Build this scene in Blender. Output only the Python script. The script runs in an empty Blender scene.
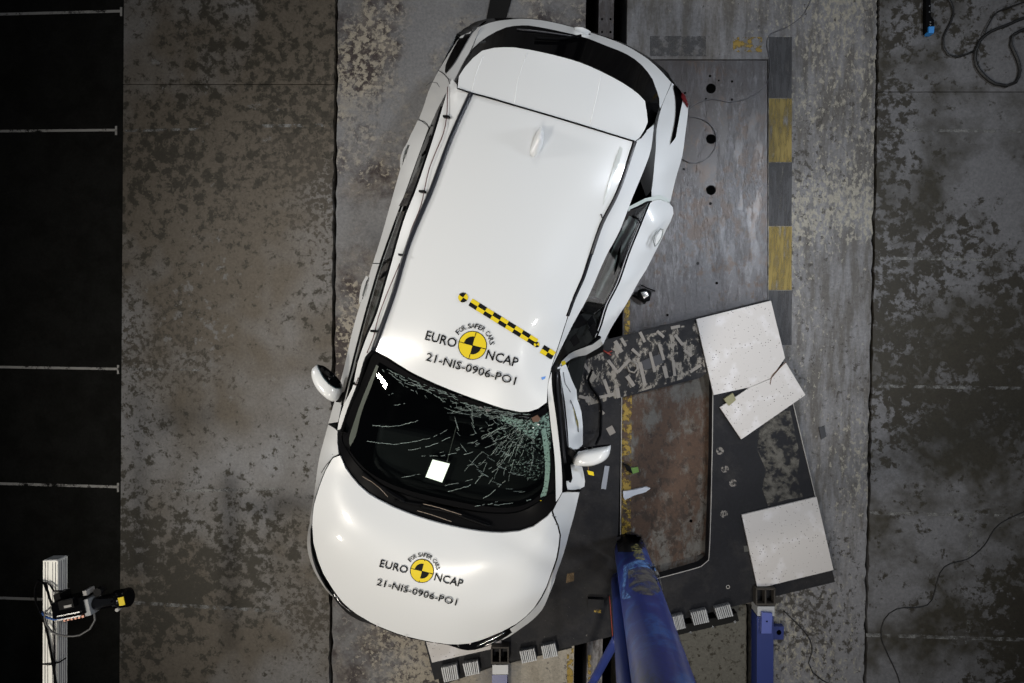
import bpy, bmesh, math, random
import numpy as np
from mathutils import Vector, Matrix
from mathutils.geometry import delaunay_2d_cdt
from mathutils.bvhtree import BVHTree
random.seed(7)
C = bpy.context.scene.collection
scn = bpy.context.scene

# ------------------------------------------------------------------ camera
F, H = 620.0, 5.05
d = Vector((33, 9.5, -F)).normalized()
zw = -d
roll = math.radians(1.0)
xw = Vector((math.cos(roll), -math.sin(roll), 0))
xw = (xw - zw * xw.dot(zw)).normalized()
yw = zw.cross(xw)
R = Matrix((xw, yw, zw))                       # camera space -> world space
cam_d = bpy.data.cameras.new('overhead_camera')
cam = bpy.data.objects.new('overhead_camera', cam_d)
C.objects.link(cam)
cam_d.sensor_width = 36; cam_d.lens = 36 * F / 1024
cam_d.clip_start = 0.05
CP = Vector((0, 0, H))
M4 = R.to_4x4(); M4.translation = CP
cam.matrix_world = M4
scn.camera = cam

def at(px, py, z=0.0):
    v = R @ Vector((px - 512, 341.5 - py, -F))
    return CP + v * ((z - H) / v.z)
def pix(p):
    v = R.transposed() @ (Vector(p) - CP)
    return 512 + F * v.x / -v.z, 341.5 - F * v.y / -v.z
def ray(px, py):
    return (R @ Vector((px - 512, 341.5 - py, -F))).normalized()

# ------------------------------------------------------------------ world, lamps, exposure
w = bpy.data.worlds.new('hall'); scn.world = w; w.use_nodes = True
w.node_tree.nodes['Background'].inputs[0].default_value = (0.60, 0.68, 0.80, 1)
w.node_tree.nodes['Background'].inputs[1].default_value = 0.05
def lamp(name, loc, aim, size, power, col, spread=110):
    l = bpy.data.lights.new(name, 'AREA'); l.shape = 'RECTANGLE'
    l.size, l.size_y = size; l.energy = power; l.color = col; l.spread = math.radians(spread)
    o = bpy.data.objects.new(name, l); C.objects.link(o); o.location = loc
    o.rotation_euler = (Vector(aim) - Vector(loc)).to_track_quat('-Z', 'Y').to_euler()
    return o
WARM, NEUT, COOL = (1.0, .93, .82), (1, .98, .95), (.86, .92, 1.0)
lamp('hall_lamp', (-6.6, -3.3, 9.0), (-0.4, -0.2, .5), (.95, .70), 46, WARM, 52)
lamp('hall_lamp', (-5.3, -4.6, 4.0), (-.7, -.4, 1), (.36, .30), 5, WARM, 60)
lamp('fill_lamp', (-6.4, 2.2, 3.4), (-.6, .3, 1.1), (.8, .6), 21, NEUT, 50)  # three added fill lamps, left, right and rear, to brighten the bodywork
lamp('fill_lamp', (6.2, 1.0, 3.4), (.5, .1, 1.1), (.8, .6), 20, COOL, 50)
lamp('fill_lamp', (.6, 6.6, 3.8), (.1, 1.8, 1.1), (.8, .6), 9, NEUT, 50)
lamp('hall_lamp', (5.0, 3.2, 9.4), (.7, .3, 0), (.9, .7), 46, COOL, 52)
lamp('hall_lamp', (3.6, -3.2, 9.2), (.5, -.4, 0), (.7, .5), 16, NEUT, 56)
lamp('hall_lamp', (-1.6, -7.0, 8.4), (-.4, -1.0, .5), (.7, .55), 40, WARM, 52)
scn.view_settings.view_transform = 'Standard'
scn.view_settings.look = 'None'
scn.view_settings.gamma = 1
scn.view_settings.exposure = -0.2
scn.view_settings.use_curve_mapping = False

# ------------------------------------------------------------------ materials
def srgb(r, g, b):
    f = lambda c: (c / 255 / 12.92) if c <= 10 else ((c / 255 + .055) / 1.055) ** 2.4
    return (f(r), f(g), f(b), 1)
MC = {}
def mat(name, col, rough=.5, metal=0, coat=0, spec=.5, noise=None, bump=0, nscale=20, emit=None):
    if name in MC: return MC[name]
    m = bpy.data.materials.new(name); m.use_nodes = True
    nt = m.node_tree; b = nt.nodes['Principled BSDF']
    b.inputs['Base Color'].default_value = col
    b.inputs['Roughness'].default_value = rough
    b.inputs['Metallic'].default_value = metal
    b.inputs['Coat Weight'].default_value = coat
    b.inputs['Coat Roughness'].default_value = .06
    b.inputs['Specular IOR Level'].default_value = spec
    tc = nt.nodes.new('ShaderNodeTexCoord')
    n = nt.nodes.new('ShaderNodeTexNoise'); n.inputs['Scale'].default_value = nscale; n.inputs['Detail'].default_value = 6
    nt.links.new(tc.outputs['Object'], n.inputs['Vector'])
    amt = noise if noise is not None else (.04, col)
    cr = nt.nodes.new('ShaderNodeMix'); cr.data_type = 'RGBA'
    cr.inputs[6].default_value = col; cr.inputs[7].default_value = amt[1]
    mr = nt.nodes.new('ShaderNodeMapRange'); mr.inputs[1].default_value = 1 - amt[0] - .5 if amt[0] < .5 else .35
    mr.inputs[2].default_value = mr.inputs[1].default_value + .18
    nt.links.new(n.outputs[0], mr.inputs[0]); nt.links.new(mr.outputs[0], cr.inputs[0])
    nt.links.new(cr.outputs[2], b.inputs['Base Color'])
    if bump:
        bp = nt.nodes.new('ShaderNodeBump'); bp.inputs['Strength'].default_value = bump; bp.inputs['Distance'].default_value = .01
        nt.links.new(n.outputs[0], bp.inputs['Height']); nt.links.new(bp.outputs[0], b.inputs['Normal'])
    MC[name] = m
    return m

def floor_mat(name, layers, rough=(.45, .75), stretch=(1, 1, 1), metal=0, spec=.4, bump=.25):
    """layers: first = base colour, then (colour, noise scale, threshold, softness, detail, stretch or None, big-scale weight)"""
    m = bpy.data.materials.new(name); m.use_nodes = True
    nt = m.node_tree; N = nt.nodes; L = nt.links; b = N['Principled BSDF']
    tc = N.new('ShaderNodeTexCoord')
    prev = None; hsrc = None
    for i, l in enumerate(layers):
        if i == 0:
            rgb = N.new('ShaderNodeRGB'); rgb.outputs[0].default_value = l; prev = rgb.outputs[0]; continue
        col, sc, thr, soft, det, st, big = l
        mp = N.new('ShaderNodeMapping'); mp.inputs['Scale'].default_value = st or stretch
        mp.inputs['Location'].default_value = (i * 7.3, i * 3.1, i * 1.7)
        L.new(tc.outputs['Object'], mp.inputs[0])
        n = N.new('ShaderNodeTexNoise'); n.inputs['Scale'].default_value = sc; n.inputs['Detail'].default_value = det
        n.inputs['Roughness'].default_value = .70
        n.inputs['Distortion'].default_value = .15
        L.new(mp.outputs[0], n.inputs['Vector'])
        n2 = N.new('ShaderNodeTexNoise'); n2.inputs['Scale'].default_value = .55; n2.inputs['Detail'].default_value = 3
        mp2 = N.new('ShaderNodeMapping'); mp2.inputs['Location'].default_value = (i * 5.1, -i * 2.2, 0)
        L.new(tc.outputs['Object'], mp2.inputs[0]); L.new(mp2.outputs[0], n2.inputs['Vector'])
        ma = N.new('ShaderNodeMath'); ma.operation = 'MULTIPLY_ADD'; ma.inputs[1].default_value = big
        L.new(n2.outputs[0], ma.inputs[0]); L.new(n.outputs[0], ma.inputs[2])
        mr = N.new('ShaderNodeMapRange'); mr.inputs[1].default_value = thr - soft + big * .5; mr.inputs[2].default_value = thr + soft + big * .5
        L.new(ma.outputs[0], mr.inputs[0])
        mx = N.new('ShaderNodeMix'); mx.data_type = 'RGBA'; mx.inputs[7].default_value = col
        L.new(mr.outputs[0], mx.inputs[0]); L.new(prev, mx.inputs[6]); prev = mx.outputs[2]
        if hsrc is None: hsrc = mr.outputs[0]
    # fine grain
    g = N.new('ShaderNodeTexNoise'); g.inputs['Scale'].default_value = 55; g.inputs['Detail'].default_value = 8; g.inputs['Roughness'].default_value = .7
    L.new(tc.outputs['Object'], g.inputs['Vector'])
    gr = N.new('ShaderNodeMapRange'); gr.inputs[1].default_value = .3; gr.inputs[2].default_value = .7; gr.inputs[3].default_value = .72; gr.inputs[4].default_value = 1.25
    L.new(g.outputs[0], gr.inputs[0])
    mu = N.new('ShaderNodeMix'); mu.data_type = 'RGBA'; mu.blend_type = 'MULTIPLY'; mu.inputs[0].default_value = 1
    L.new(prev, mu.inputs[6]); L.new(gr.outputs[0], mu.inputs[7])
    L.new(mu.outputs[2], b.inputs['Base Color'])
    rr = N.new('ShaderNodeMapRange'); rr.inputs[3].default_value = rough[0]; rr.inputs[4].default_value = rough[1]
    L.new(g.outputs[0], rr.inputs[0]); L.new(rr.outputs[0], b.inputs['Roughness'])
    b.inputs['Metallic'].default_value = metal; b.inputs['Specular IOR Level'].default_value = spec
    bp = N.new('ShaderNodeBump'); bp.inputs['Strength'].default_value = bump; bp.inputs['Distance'].default_value = .006
    L.new(hsrc, bp.inputs['Height']); L.new(bp.outputs[0], b.inputs['Normal'])
    MC[name] = m
    return m

def worn(name, col, scale=14, thr=.5, soft=.06, rough=.6, stretch=(1, 1, 1)):
    """thin paint or residue with worn-through holes"""
    m = bpy.data.materials.new(name); m.use_nodes = True
    nt = m.node_tree; N = nt.nodes; L = nt.links; b = N['Principled BSDF']
    b.inputs['Base Color'].default_value = col; b.inputs['Roughness'].default_value = rough
    tc = N.new('ShaderNodeTexCoord'); mp = N.new('ShaderNodeMapping'); mp.inputs['Scale'].default_value = stretch
    n = N.new('ShaderNodeTexNoise'); n.inputs['Scale'].default_value = scale; n.inputs['Detail'].default_value = 8; n.inputs['Roughness'].default_value = .65
    L.new(tc.outputs['Object'], mp.inputs[0]); L.new(mp.outputs[0], n.inputs['Vector'])
    mr = N.new('ShaderNodeMapRange'); mr.inputs[1].default_value = thr - soft; mr.inputs[2].default_value = thr + soft
    L.new(n.outputs[0], mr.inputs[0]); L.new(mr.outputs[0], b.inputs['Alpha'])
    MC[name] = m
    return m

PAINT = mat('white_car_paint', (.60, .61, .615, 1), .32, coat=.8, spec=.4)
BLACKP = mat('black_plastic', (.0035, .0035, .004, 1), .38, spec=.05)
RUB = mat('black_rubber', (.0025, .0025, .003, 1), .6, spec=.04)
GAP = mat('dark_seam', (.02, .02, .022, 1), .7)
RAILM = mat('roof_rail_grey', (.012, .013, .018, 1), .35, spec=.3)
GLOSSB = mat('gloss_black', (.0025, .0025, .003, 1), .07, spec=.16)
INTD = mat('dark_interior_cloth', (.004, .0045, .005, 1), .85, spec=.1, noise=(.45, (.009, .010, .010, 1)), nscale=8)
CHROME = mat('bright_metal', (.6, .6, .6, 1), .25, metal=1)
YEL = mat('marker_yellow', (.62, .47, .012, 1), .5, spec=.2)
BLK = mat('marker_black', (.006, .006, .006, 1), .6, spec=.08)
DGL = mat('dark_rear_glass', (.0012, .0012, .0015, 1), .06, spec=.01)
BLUE = mat('blue_enamel', (.035, .06, .30, 1), .38, noise=(.3, (.02, .035, .16, 1)), nscale=6)
BLUEP = floor_mat('scuffed_blue_enamel', [(.022, .035, .20, 1), ((.03, .09, .32, 1), 6, .56, .06, 6, (1, 1, 1), 0), ((.012, .016, .06, 1), 3, .6, .05, 5, (1, 1, .4), 0)], rough=(.3, .45), spec=.5, bump=.05)
ALU = mat('milled_aluminium', (.40, .41, .42, 1), .5, metal=.2)
ALUP = mat('anodised_profile', (.72, .72, .68, 1), .42, metal=.25)
STEEL = mat('black_steel', (.010, .010, .012, 1), .6, spec=.2, noise=(.3, (.045, .04, .035, 1)), nscale=9)
RED = mat('tail_lamp_red', (.09, .006, .008, 1), .15, spec=.3)
BOARD = mat('white_board', (.62, .61, .63, 1), .6, noise=(.22, (.5, .48, .47, 1)), nscale=7)
RUST = mat('brown_wood', (.10, .045, .02, 1), .8)

def speckle(m, col, scale, lim):
    nt = m.node_tree; N = nt.nodes; L = nt.links; b = N['Principled BSDF']
    src = b.inputs['Base Color'].links[0].from_socket
    tc = N.new('ShaderNodeTexCoord'); v = N.new('ShaderNodeTexVoronoi'); v.inputs['Scale'].default_value = scale
    L.new(tc.outputs['Object'], v.inputs['Vector'])
    n = N.new('ShaderNodeTexNoise'); n.inputs['Scale'].default_value = 4
    L.new(tc.outputs['Object'], n.inputs['Vector'])
    ms = N.new('ShaderNodeMath'); ms.operation = 'MULTIPLY_ADD'; ms.inputs[1].default_value = -lim * 2.2; ms.inputs[2].default_value = lim * 2.0
    L.new(n.outputs[0], ms.inputs[0])
    lt = N.new('ShaderNodeMath'); lt.operation = 'LESS_THAN'
    L.new(v.outputs['Distance'], lt.inputs[0]); L.new(ms.outputs[0], lt.inputs[1])
    mx = N.new('ShaderNodeMix'); mx.data_type = 'RGBA'; mx.inputs[7].default_value = col
    L.new(lt.outputs[0], mx.inputs[0]); L.new(src, mx.inputs[6]); L.new(mx.outputs[2], b.inputs['Base Color'])
speckle(BOARD, (.10, .09, .09, 1), 45, .16)

def glass(name, tint, refl=1.5):
    m = bpy.data.materials.new(name); m.use_nodes = True
    nt = m.node_tree; N = nt.nodes; L = nt.links
    for n in list(N):
        if n.type != 'OUTPUT_MATERIAL': N.remove(n)
    out = N['Material Output']
    t = N.new('ShaderNodeBsdfTransparent'); t.inputs[0].default_value = tint
    g = N.new('ShaderNodeBsdfGlossy'); g.inputs['Roughness'].default_value = .015
    fr = N.new('ShaderNodeFresnel'); fr.inputs[0].default_value = refl
    mx = N.new('ShaderNodeMixShader'); L.new(fr.outputs[0], mx.inputs[0]); L.new(t.outputs[0], mx.inputs[1]); L.new(g.outputs[0], mx.inputs[2])
    L.new(mx.outputs[0], out.inputs[0])
    MC[name] = m
    return m
WSG = glass('windscreen_glass', (.55, .62, .60, 1))
SIDEG = glass('side_glass', (.78, .84, .82, 1), 1.6)
REARG = glass('privacy_glass', (.10, .11, .12, 1))

# ------------------------------------------------------------------ mesh helpers
def wloc(o):
    v = Vector((0, 0, 0))
    while o: v = v + o.location; o = o.parent
    return v
def obj(name, verts, faces, m, parent=None, smooth=False, sharp_faces=None, origin=None):
    """verts in world coordinates"""
    vs = [Vector(v) for v in verts]
    if parent is None:
        if origin is None:
            xs = [v.x for v in vs]; ys = [v.y for v in vs]; zs = [v.z for v in vs]
            origin = Vector(((min(xs) + max(xs)) / 2, (min(ys) + max(ys)) / 2, min(zs)))
        off = Vector(origin)
    else: off = wloc(parent)
    me = bpy.data.meshes.new(name)
    me.from_pydata([v - off for v in vs], [], faces)
    me.materials.append(m)
    if smooth:
        sm = [True] * len(me.polygons)
        if sharp_faces:
            for i in range(sharp_faces, len(me.polygons)): sm[i] = False
        me.polygons.foreach_set('use_smooth', sm)
    me.update()
    o = bpy.data.objects.new(name, me); C.objects.link(o)
    if parent: o.parent = parent
    else: o.location = off
    return o
def empty(name, loc, label, cat, group=None):
    o = bpy.data.objects.new(name, None); C.objects.link(o); o.location = loc
    o.empty_display_size = .1
    o['label'] = label; o['category'] = cat
    if group: o['group'] = group
    return o
def tag(o, label, cat, group=None):
    o['label'] = label; o['category'] = cat
    if group: o['group'] = group
    return o

def catmull(pts, closed=True, step=5, corner=38):
    """smooth a polyline (any dimension), keeping sharp corners; pts tuples"""
    P = [np.array(p, float) for p in pts]; n = len(P); out = []
    def sharp(i):
        if not closed and (i == 0 or i == n - 1): return True
        a = P[i][:2] - P[i - 1][:2]; b = P[(i + 1) % n][:2] - P[i][:2]
        la, lb = np.linalg.norm(a), np.linalg.norm(b)
        if la < 1e-6 or lb < 1e-6: return True
        c = max(-1, min(1, float(a @ b / la / lb)))
        return math.degrees(math.acos(c)) > corner
    S = [sharp(i) for i in range(n)]
    for i in range(n if closed else n - 1):
        p1, p2 = P[i], P[(i + 1) % n]
        p0 = P[i - 1] if not S[i] else 2 * p1 - p2
        p3 = P[(i + 2) % n] if not S[(i + 1) % n] else 2 * p2 - p1
        L = np.linalg.norm((p2 - p1)[:2]); k = max(1, int(L / step))
        for j in range(k):
            t = j / k
            out.append(.5 * ((2 * p1) + (-p0 + p2) * t + (2 * p0 - 5 * p1 + 4 * p2 - p3) * t * t + (-p0 + 3 * p1 - 3 * p2 + p3) * t ** 3))
    if not closed: out.append(P[-1])
    return out

class TPS:
    def __init__(s, pts):
        seen = {}
        for p in pts: seen[(round(p[0], 1), round(p[1], 1))] = p
        A = np.array([list(q)[:3] for q in seen.values()], float)
        s.c = A[:, :2].mean(0); s.X = (A[:, :2] - s.c) / 100; n = len(A)
        D = np.linalg.norm(s.X[:, None] - s.X[None], axis=2)
        K = np.where(D > 0, D ** 2 * np.log(np.maximum(D, 1e-9)), 0) + np.eye(n) * 1e-4
        Pm = np.hstack([np.ones((n, 1)), s.X])
        Mx = np.vstack([np.hstack([K, Pm]), np.hstack([Pm.T, np.zeros((3, 3))])])
        s.w = np.linalg.lstsq(Mx, np.concatenate([A[:, 2], np.zeros(3)]), rcond=None)[0]
    def __call__(s, x, y):
        q = (np.array([x, y]) - s.c) / 100
        D = np.linalg.norm(s.X - q, axis=1)
        K = np.where(D > 0, D ** 2 * np.log(np.maximum(D, 1e-9)), 0)
        return float(K @ s.w[:-3] + s.w[-3] + s.w[-2] * q[0] + s.w[-1] * q[1])

def inside(x, y, poly):
    c = False; n = len(poly)
    for i in range(n):
        x1, y1 = poly[i][0], poly[i][1]; x2, y2 = poly[i - 1][0], poly[i - 1][1]
        if (y1 > y) != (y2 > y) and x < (x2 - x1) * (y - y1) / (y2 - y1) + x1: c = not c
    return c
def triangulate(poly, step):
    xs = [p[0] for p in poly]; ys = [p[1] for p in poly]
    pts = [Vector((p[0], p[1])) for p in poly]; nb = len(pts)
    segs = [(Vector((poly[i][0], poly[i][1])), Vector((poly[(i + 1) % nb][0], poly[(i + 1) % nb][1]))) for i in range(nb)]
    y = min(ys) + step / 2; r = 0
    while y < max(ys):
        x = min(xs) + (step / 2 if r % 2 else 0)
        while x < max(xs):
            if inside(x, y, poly):
                q = Vector((x, y)); ok = True
                for a, b in segs:
                    ab = b - a; L2 = ab.length_squared
                    t = 0 if L2 == 0 else max(0, min(1, (q - a).dot(ab) / L2))
                    if (a + ab * t - q).length < step * .45: ok = False; break
                if ok: pts.append(q)
            x += step
        y += step * .87; r += 1
    edges = [(i, (i + 1) % nb) for i in range(nb)]
    vo, eo, fo, ov, oe, of = delaunay_2d_cdt(pts, edges, [list(range(nb))], 1, 1e-5)
    return vo, fo, ov, nb

BODY = []        # (verts, faces) collected for ray casting
def panel(name, pts, m, parent, interior=(), step=9, thick=.012, smooth_edge=True, reg=True, corner=38, dz=0):
    """a shell panel: outline in photo pixels with a height per point, thin-plate surface inside, a turned-down rim"""
    poly = catmull(pts, True, step, corner) if smooth_edge else [np.array(p, float) for p in pts]
    f = TPS(list(poly) + list(interior))
    vo, fo, ov, nb = triangulate(poly, step)
    V = []
    for v in vo: V.append(at(v.x, v.y, f(v.x, v.y) + dz))
    Fc = []
    for t in fo:
        t = list(t)
        a, b, c = V[t[0]], V[t[1]], V[t[2]]
        if (b - a).cross(c - a).z < 0: t.reverse()
        Fc.append(t)
    nf = len(Fc)
    if reg: BODY.append(([v.copy() for v in V], [list(t) for t in Fc]))
    if thick:                                          # rim with its own vertices keeps the crease sharp
        cnt = {}
        for t in Fc:
            for i in range(len(t)):
                e = (t[i], t[(i + 1) % len(t)]); cnt[tuple(sorted(e))] = cnt.get(tuple(sorted(e)), []) + [e]
        for k, es in cnt.items():
            if len(es) == 1:
                a, b = es[0]; n0 = len(V)
                V += [V[a].copy(), V[b].copy(), V[b] - Vector((0, 0, thick)), V[a] - Vector((0, 0, thick))]
                Fc.append([n0 + 1, n0, n0 + 3, n0 + 2])
    return obj(name, V, Fc, m, parent, True, nf)

_bvh = {}
def bvh(key, srcs):
    if key not in _bvh:
        V, Fs = [], []
        for v, f in srcs:
            n = len(V); V += v; Fs += [[i + n for i in t] for t in f]
        _bvh[key] = BVHTree.FromPolygons(V, Fs)
    return _bvh[key]
def cast(px, py, tree, off=.003, zdef=1.0):
    r = tree.ray_cast(CP, ray(px, py))
    if r[0] is None: return at(px, py, zdef)
    n = r[1] if r[1].dot(ray(px, py)) < 0 else -r[1]
    return r[0] + n * off
def decal(name, pts, m, parent, tree, off=.003, step=6, zdef=1.0, smooth_edge=True, corner=38):
    poly = catmull(pts, True, step, corner) if smooth_edge else [np.array(p, float) for p in pts]
    vo, fo, ov, nb = triangulate(poly, step)
    V = [cast(v.x, v.y, tree, off, zdef) for v in vo]; Fc = []
    for t in fo:
        t = list(t)
        if (V[t[1]] - V[t[0]]).cross(V[t[2]] - V[t[0]]).z < 0: t.reverse()
        Fc.append(t)
    return obj(name, V, Fc, m, parent, True)

def tube(name, pts, r, m, parent=None, n=6, radii=None, caps=True):
    """pts world points"""
    P = [Vector(p) for p in pts]; V = []; Fc = []
    up = Vector((0, 0, 1))
    for i, p in enumerate(P):
        t = (P[min(i + 1, len(P) - 1)] - P[max(i - 1, 0)])
        t = t.normalized() if t.length > 1e-9 else Vector((0, 1, 0))
        a = t.cross(up)
        if a.length < .05: a = t.cross(Vector((0, 1, 0)))
        a.normalize(); b = t.cross(a).normalized()
        rr = radii[i] if radii else r
        for k in range(n):
            an = 2 * math.pi * k / n
            V.append(p + a * rr * math.cos(an) + b * rr * math.sin(an))
    for i in range(len(P) - 1):
        for k in range(n):
            Fc.append([i * n + k, i * n + (k + 1) % n, (i + 1) * n + (k + 1) % n, (i + 1) * n + k])
    ns = len(Fc)
    if caps:
        Fc.append(list(range(n))[::-1]); Fc.append([(len(P) - 1) * n + k for k in range(n)])
    return obj(name, V, Fc, m, parent, True, ns)
def line(name, pts, r, m, parent, tree=None, z=None, off=.001, step=6, n=5):
    """seam, wire or seal along pixel points; on a surface (tree) or at the heights given in the points"""
    if tree: w_ = [cast(p[0], p[1], tree, off) for p in catmull([q[:2] for q in pts], False, step, 60)]
    else: w_ = [at(p[0], p[1], p[2]) for p in catmull([(q[0], q[1], q[2] if len(q) > 2 else z) for q in pts], False, step, 60)]
    return tube(name, w_, r, m, parent, n)
def prism(name, pts, z0, z1, m, parent=None, top_inset=0, bevel=0, smooth_edge=False):
    """solid plate: outline in pixels at height z1 (its top), extruded straight down to z0"""
    poly = catmull(pts, True, 6) if smooth_edge else pts
    T = [at(p[0], p[1], z1) for p in poly]; n = len(T)
    ar = sum(T[i].x * T[(i + 1) % n].y - T[(i + 1) % n].x * T[i].y for i in range(n))
    if ar < 0: T.reverse()
    V = [t.copy() for t in T] + [Vector((t.x, t.y, z0)) for t in T]
    if bevel:
        c = sum(T, Vector()) / n
        V = [t.lerp(c, bevel) for t in T] + [Vector((t.x, t.y, z1 - (z1 - z0) * .25)) for t in T] + [Vector((t.x, t.y, z0)) for t in T]
    Fc = [list(range(n))]
    L = 3 if bevel else 2
    for k in range(L - 1):
        for i in range(n):
            j = (i + 1) % n
            Fc.append([k * n + i, (k + 1) * n + i, (k + 1) * n + j, k * n + j])
    Fc.append([(L - 1) * n + i for i in range(n)][::-1])
    return obj(name, V, Fc, m, parent)
def box(name, c, ax, ay, az, m, parent=None):
    """box from centre and three half-axis vectors"""
    V = []; c = Vector(c)
    for k in (-1, 1):
        for j in (-1, 1):
            for i in (-1, 1): V.append(c + Vector(ax) * i + Vector(ay) * j + Vector(az) * k)
    Fc = [[0, 2, 3, 1], [4, 5, 7, 6], [0, 1, 5, 4], [2, 6, 7, 3], [0, 4, 6, 2], [1, 3, 7, 5]]
    return obj(name, V, Fc, m, parent)
def puff(name, pts, zc, h, m, parent, hb=None):
    """rounded closed solid with the given outline (a mirror housing)"""
    poly = catmull(pts, True, 3, 50); n = len(poly)
    W = [at(p[0], p[1], zc) for p in poly]; c = sum(W, Vector()) / n
    V = []; Fc = []; A = [-80, -55, -25, 0, 20, 40, 55, 68, 78, 85]
    for a in A:
        a = math.radians(a); s = math.cos(a) ** .55; hh = h if a > 0 else (hb or h)
        for p in W: V.append(c + (p - c) * s + Vector((0, 0, hh * math.sin(a))))
    for k in range(len(A) - 1):
        for i in range(n):
            j = (i + 1) % n; Fc.append([k * n + i, k * n + j, (k + 1) * n + j, (k + 1) * n + i])
    Fc.append(list(range(n))[::-1]); Fc.append([(len(A) - 1) * n + i for i in range(n)])
    if sum(W[i].x * W[(i + 1) % n].y - W[(i + 1) % n].x * W[i].y for i in range(n)) < 0: Fc = [f[::-1] for f in Fc]
    BODY.append(([v.copy() for v in V], [list(t) for t in Fc]))
    return obj(name, V, Fc, m, parent, True)
# ================================================================== FLOOR
GREYP = (.150, .152, .160, 1); DIRT = (.030, .026, .018, 1); BROWN = (.095, .068, .048, 1); BEIGE = (.30, .27, .21, 1)
CON_B = floor_mat('worn_painted_concrete', [(.20, .20, .205, 1), ((.105, .090, .072, 1), .8, .50, .16, 3, (1, 1, 1), 1.0), ((.040, .036, .028, 1), 12, .53, .035, 12, (1, 1, 1), .6),
                                            ((.060, .052, .042, 1), 22, .60, .03, 8, (1, 1, 1), .8), ((.15, .145, .14, 1), 8, .67, .02, 12, (1, 1, 1), .4)], spec=.25)
CON_C = floor_mat('flaking_concrete', [(.15, .135, .122, 1), ((.048, .038, .037, 1), 6.0, .5, .07, 10, (1, 1, 1), .6), ((.30, .27, .22, 1), 20, .54, .03, 12, (1, 1, .8), .9),
                                       ((.17, .17, .175, 1), 2.2, .56, .10, 5, (1, 1, 1), .8)], spec=.25)
CON_E = floor_mat('streaked_concrete', [(.19, .19, .20, 1), ((.10, .094, .088, 1), 5, .5, .10, 10, (2.4, .45, 1), .8), ((.29, .275, .235, 1), 20, .595, .03, 12, (1.5, .8, 1), .9), ((.055, .05, .045, 1), 18, .63, .03, 9, (1.2, 1, 1), .5)], spec=.25)
CON_F = floor_mat('dirty_painted_concrete', [(.150, .150, .158, 1), ((.036, .032, .025, 1), 13, .50, .03, 12, (1, 1, 1), 1.0), ((.040, .036, .027, 1), 1.4, .54, .1, 4, (1, 1, 1), .6)], spec=.25)
CON_D = floor_mat('black_painted_floor', [(.007, .007, .006, 1), ((.011, .011, .010, 1), 4, .5, .1, 6, (1, 1, 1), .3)], rough=(.8, .95), spec=.06)
CON_S = floor_mat('speckled_screed', [(.105, .10, .085, 1), ((.035, .03, .022, 1), 26, .57, .03, 8, (1, 1, 1), .4)], spec=.2)
ST_A = floor_mat('brushed_steel_plate', [(.060, .057, .062, 1), ((.034, .027, .026, 1), 6, .5, .1, 10, (2, .45, 1), .8), ((.10, .098, .104, 1), 16, .58, .06, 10, (2, .6, 1), .8), ((.06, .035, .022, 1), 9, .64, .05, 8, (1.3, .8, 1), .7)],
                 rough=(.25, .44), metal=.10, spec=.5, bump=.25)
ST_R = floor_mat('rusty_steel_plate', [(.105, .10, .092, 1), ((.062, .036, .024, 1), 6, .50, .06, 10, (1.5, .8, 1), .8), ((.030, .020, .015, 1), 12, .58, .04, 10, (1.2, .9, 1), .5), ((.15, .145, .135, 1), 9, .62, .03, 10, (1.6, .7, 1), .5)],
                 rough=(.4, .7), metal=.1, spec=.3, bump=.3)
PITM = mat('pit_black', (.002, .002, .002, 1), .9, spec=0)
LINEW = worn('worn_white_line', (.30, .29, .275, 1), 9, .44, .06)
LINEF = worn('faint_white_line', (.19, .19, .185, 1), 14, .54, .08)
LINEY = worn('worn_yellow_paint', (.22, .16, .03, 1), 9, .47, .12, stretch=(3.4, .5, 1))
LINEYB = worn('chipped_yellow_paint', (.26, .17, .02, 1), 14, .52, .04)
LINEK = worn('worn_dark_paint', (.036, .036, .040, 1), 9, .42, .14, stretch=(3.4, .4, 1))

XL = lambda a, b: (lambda y: a + (b - a) * y / 683)
X_dark, X_bc, X_s1, X_s1b, X_s2, X_s2b, X_e = XL(124, 119.5), XL(336.5, 330.5), XL(586, 573.5), XL(599, 586.5), XL(614, 602), XL(627.5, 617.5), XL(878.5, 865)
base = obj('floor', [at(-450, -330, -.5), at(1500, -330, -.5), at(1500, 1050, -.5), at(-450, 1050, -.5)], [[0, 3, 2, 1]], PITM, None, origin=(0, 0, -.5))
base['kind'] = 'structure'
def slab(name, xa, xb, y0, y1, m, ja=0, jb=0, z1=0.0, z0=-.5, parent=base):
    rnd = random.Random(int(xa(0)) + int(y0))
    pts = []; n = 130 if (ja or jb) else 2
    for i in range(n + 1):
        y = y0 + (y1 - y0) * i / n; pts.append((xa(y) + rnd.uniform(0, ja) * (rnd.random() < .7), y))
    for i in range(n, -1, -1):
        y = y0 + (y1 - y0) * i / n; pts.append((xb(y) - rnd.uniform(0, jb) * (rnd.random() < .7), y))
    return prism(name, pts, z0, z1, m, parent)
T, B = -320, 1040
slab('painted_floor_slab', lambda y: -440, X_dark, T, B, CON_D)
g = .8
slab('concrete_slab', X_dark, lambda y: X_bc(y) - 1.3, T, 84.5 - g / 2, CON_B, 0, 1.0)
slab('concrete_slab', X_dark, lambda y: X_bc(y) - 1.3, 84.5 + g / 2, B, CON_B, 0, 1.4)
slab('concrete_slab', lambda y: X_bc(y) + 1.0, X_s1, T, B, CON_C, 1.8, 0)
slab('track_centre_plate', X_s1b, X_s2, T, B, ST_A)
slab('concrete_slab', X_s2b, lambda y: X_e(y) - 1.0, T, 59.3, CON_E, 0, 1.6)
slab('concrete_slab', lambda y: 768.5 - .003 * (y - 60), lambda y: X_e(y) - 1.0, 59.3, B, CON_E, 0, 1.8)
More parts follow.
